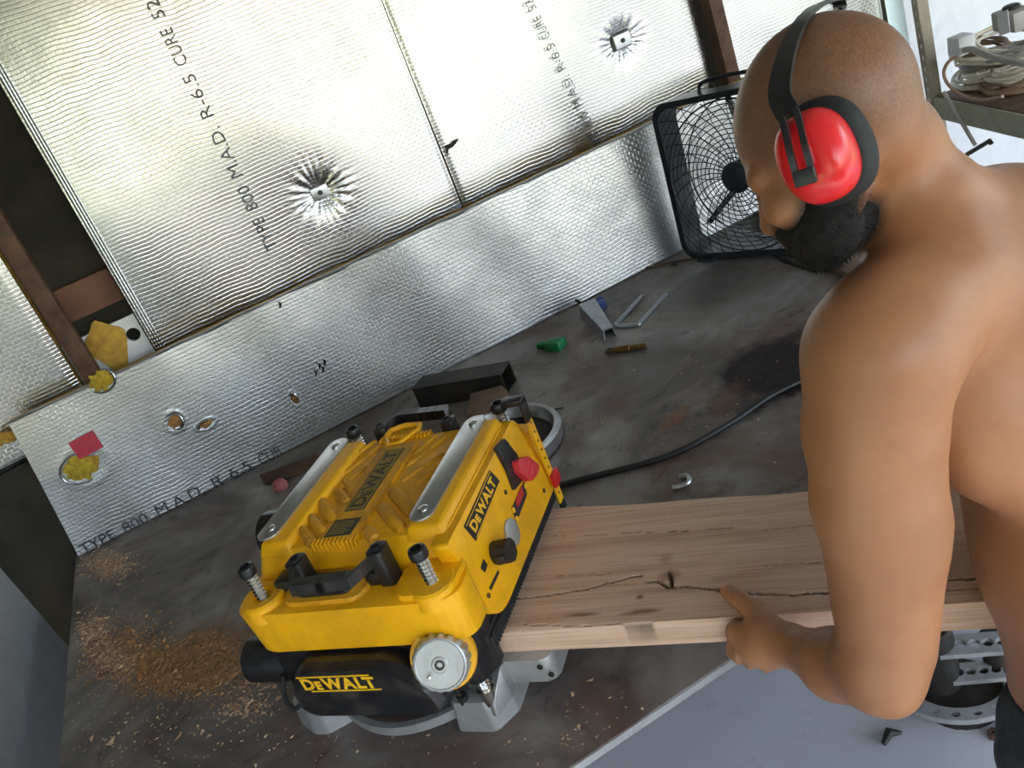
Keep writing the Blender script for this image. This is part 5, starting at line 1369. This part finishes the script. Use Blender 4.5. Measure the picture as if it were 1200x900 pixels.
for k, (cx_, cy_, zz_, r_, mt, ti) in enumerate(((.16, .17, .012, .13, 'cable_white', .10), (.20, .16, .04, .12, 'cable_white', .25), (.17, .20, .065, .13, 'cable_grey', .15), (.22, .15, .09, .13, 'cable_white', .4), (.14, .16, .11, .10, 'cable_brown', .3), (.24, .19, .13, .11, 'cable_white', .5), (.33, .17, .02, .12, 'cable_brown', .2), (.36, .18, .06, .13, 'cable_white', .35), (.34, .18, .11, .11, 'cable_grey', .3))):
    R_ = random.Random(k*5+2); pts = []; turns = 6
    for i in range(turns*14):
        a = i/14*2*math.pi; rr = r_*(1+.10*math.sin(a*.37+k)+R_.uniform(-.05, .05)); tt = ti*math.sin(a+k)
        pts.append(sp(cx_-.085+rr*math.cos(a), cy_+rr*.85*math.sin(a), max(.008, zz_+.05*tt+.012*math.sin(i*.31)+R_.uniform(-.006, .006)+.012)))
    b = MB(); b.tube(catmull(pts, 2), .0055, 6); o = b.build('cable_coil', mt, None, True, 180); tag(o, COILS[k], 'cable', 'cables piled on the shelf')
def shelf_px(x, y, off):  # pixel on a plane parallel to the shelf front
    d = ray(x, y); n_ = e2; P0 = A_+e2*off; k = ((P0-CAM) @ n_)/(d @ n_); return CAM+d*k
P = [shelf_px(x, y, o_) for x, y, o_ in ((1124, 60, .04), (1140, 58, .0), (1160, 66, -.02), (1185, 72, -.02), (1210, 76, .0))]
b = MB(); b.tube(catmull(P, 5), .011, 9); tag(b.build('grey_hose', 'cable_grey'), 'thick grey hose lying over the cable pile on the shelf', 'hose')
P = [shelf_px(x, y, o_) for x, y, o_ in ((1128, 64, .02), (1112, 72, -.02), (1106, 86, -.03), (1112, 100, -.03), (1128, 112, -.02), (1150, 117, -.01), (1175, 113, .0))]
b = MB(); b.tube(catmull(P, 5), .006, 8); tag(b.build('loose_cable', 'cable_brown'), 'brown cable looping over the front of the shelf', 'cable')
q = shelf_px(1127, 52, .03); b = MB(); b.box((-.04, -.03, -.03), (.035, .03, .03), .004, 2, frame_mat(q, e1, e2, (0.1, 0, 1))); tag(b.build('plug_box', 'white'), 'small white plug box on top of the cable pile', 'box')
q = shelf_px(1186, 18, .08); t = thing('junction_box', 'grey junction box resting on the cable pile', 'box', mat=frame_mat(q, e1, e2, (0, 0, 1)))
b = MB(); b.box((-.05, -.04, -.04), (.07, .04, .02), .006); b.build('body', 'cable_grey', t)
b = MB(); b.lathe([(.026, .02), (.026, .030), (.018, .034), (.010, .034)], 20); b.build('lid', 'dark_steel', t)
q = shelf_px(1176, 27, .03); b = MB(); b.box((-.03, -.001, -.035), (.03, .001, .035), 0, 1, frame_mat(q, nrm(e1+np.array([0, 0, .25])), e2, (0, 0, 1))); tag(b.build('paper_tag', 'white', None, False), 'white paper tag beside the junction box', 'tag')
P0 = shelf_px(1106, 108, -.03); P1 = shelf_px(1143, 170, -.03); H0 = shelf_px(1133, 181, -.03); H1 = shelf_px(1160, 165, -.03); H2 = shelf_px(1162, 169, -.03)
t = thing('t_handle_rod', 'thin T handle rod hanging from the shelf edge', 'rod', tuple(P0))
b = MB(); b.tube([(0, 0, 0), P1-P0], .0075, 8); b.build('shaft', 'cable_grey', t)
b = MB(); b.tube([H0-P0, H1-P0, H2-P0], .008, 8); b.build('handle', 'dark_steel', t)

# ------------------------------------------------------------------ perforated fixture on the floor
q = pz(1128, 795, 0.0)
dv = nrm(pz(1165, 752, 0.1)-pz(1105, 756, .1)); sv = np.array([-dv[1], dv[0], 0])
fx_ = thing('perforated_fixture', 'grey perforated steel fixture with a curved flange on the floor', 'fixture', mat=frame_mat(q, dv, sv, (0, 0, 1)))
FI = fx_.matrix_world.inverted()
def fl(x, y, z): return FI @ Vector(pz(x, y, z))
def perf_bar(p0, p1, w, z, nh):
    a, c = fl(*p0, z), fl(*p1, z); d = (c-a); L = d.length; d.normalize(); Mx = frame_mat(a, d, Vector((0, 0, 1)).cross(d), (0, 0, 1))
    b = MB(); perforated(b, L+.01, w, .012, [.03+(L-.03)*k/(nh-1)*.96 for k in range(nh)], lambda a: w*.2, lambda x, y, z: Mx @ Vector((x-.01, y, z))); b.build('perforated_bar', 'cast', fx_, False)
perf_bar((1098, 757), (1200, 749), .060, .16, 6); perf_bar((1098, 790), (1175, 783), .055, .07, 5)
a = fl(1103, 800, .03); b = MB(); b.lathe([(.045, .03), (.045, .20), (.038, .205)], 20, Matrix.Translation((a.x, a.y, 0))); b.lathe([(.014, .19), (.014, .22), (.003, .25)], 10, Matrix.Translation((a.x+.03, a.y, 0))); b.build('barrel', 'dark_steel', fx_)
a = fl(1170, 778, .05); b = MB(); b.lathe([(.03, 0), (.03, .14), (.02, .15)], 16, Matrix.Translation((a.x, a.y, 0))); b.build('stub_post', 'dark_steel', fx_)
a = fl(1122, 800, .05); b = MB(); n = 28; R1, R2 = .14, .095
Rm = (R1+R2)/2; A0, A1 = math.radians(165), math.radians(380); LA = Rm*(A1-A0)
def arc_map(x, y, z):
    an = A0+x/Rm; r_ = Rm+y; return (a.x+r_*math.cos(an), a.y+r_*.75*math.sin(an), .05+z)
perforated(b, LA, R1-R2, .015, [LA*(k+.5)/10 for k in range(10)], lambda q_: .010, arc_map); fo = b.build('curved_flange', 'cast', fx_, False)
b = MB(); b.lathe([(.09, 0), (.09, .034), (.08, .036)], 24, Matrix.Translation((a.x, a.y, 0))); b.build('foot', 'dark_steel', fx_)
# scraps on the floor
q = pz(1047, 863, .012); b = MB(); b.tube([(-.03, 0, 0), (0, .01, .006), (.02, -.004, .0)], [.006, .012, .004], 7); o = b.build('metal_shaving', 'dark_steel'); o.location = q; tag(o, 'dark metal shaving on the concrete floor', 'shaving')
q = pz(1165, 860, .01); b = MB(); b.lathe([(.014, -.008), (.014, .006), (.006, .006), (.006, -.004)], 6); b.tube([(.01, .0, 0), (.05, .02, .002)], .005, 7); o = b.build('loose_bolt', 'rust'); o.location = q; tag(o, 'small rusty bolt on the floor beside the trousers', 'bolt')
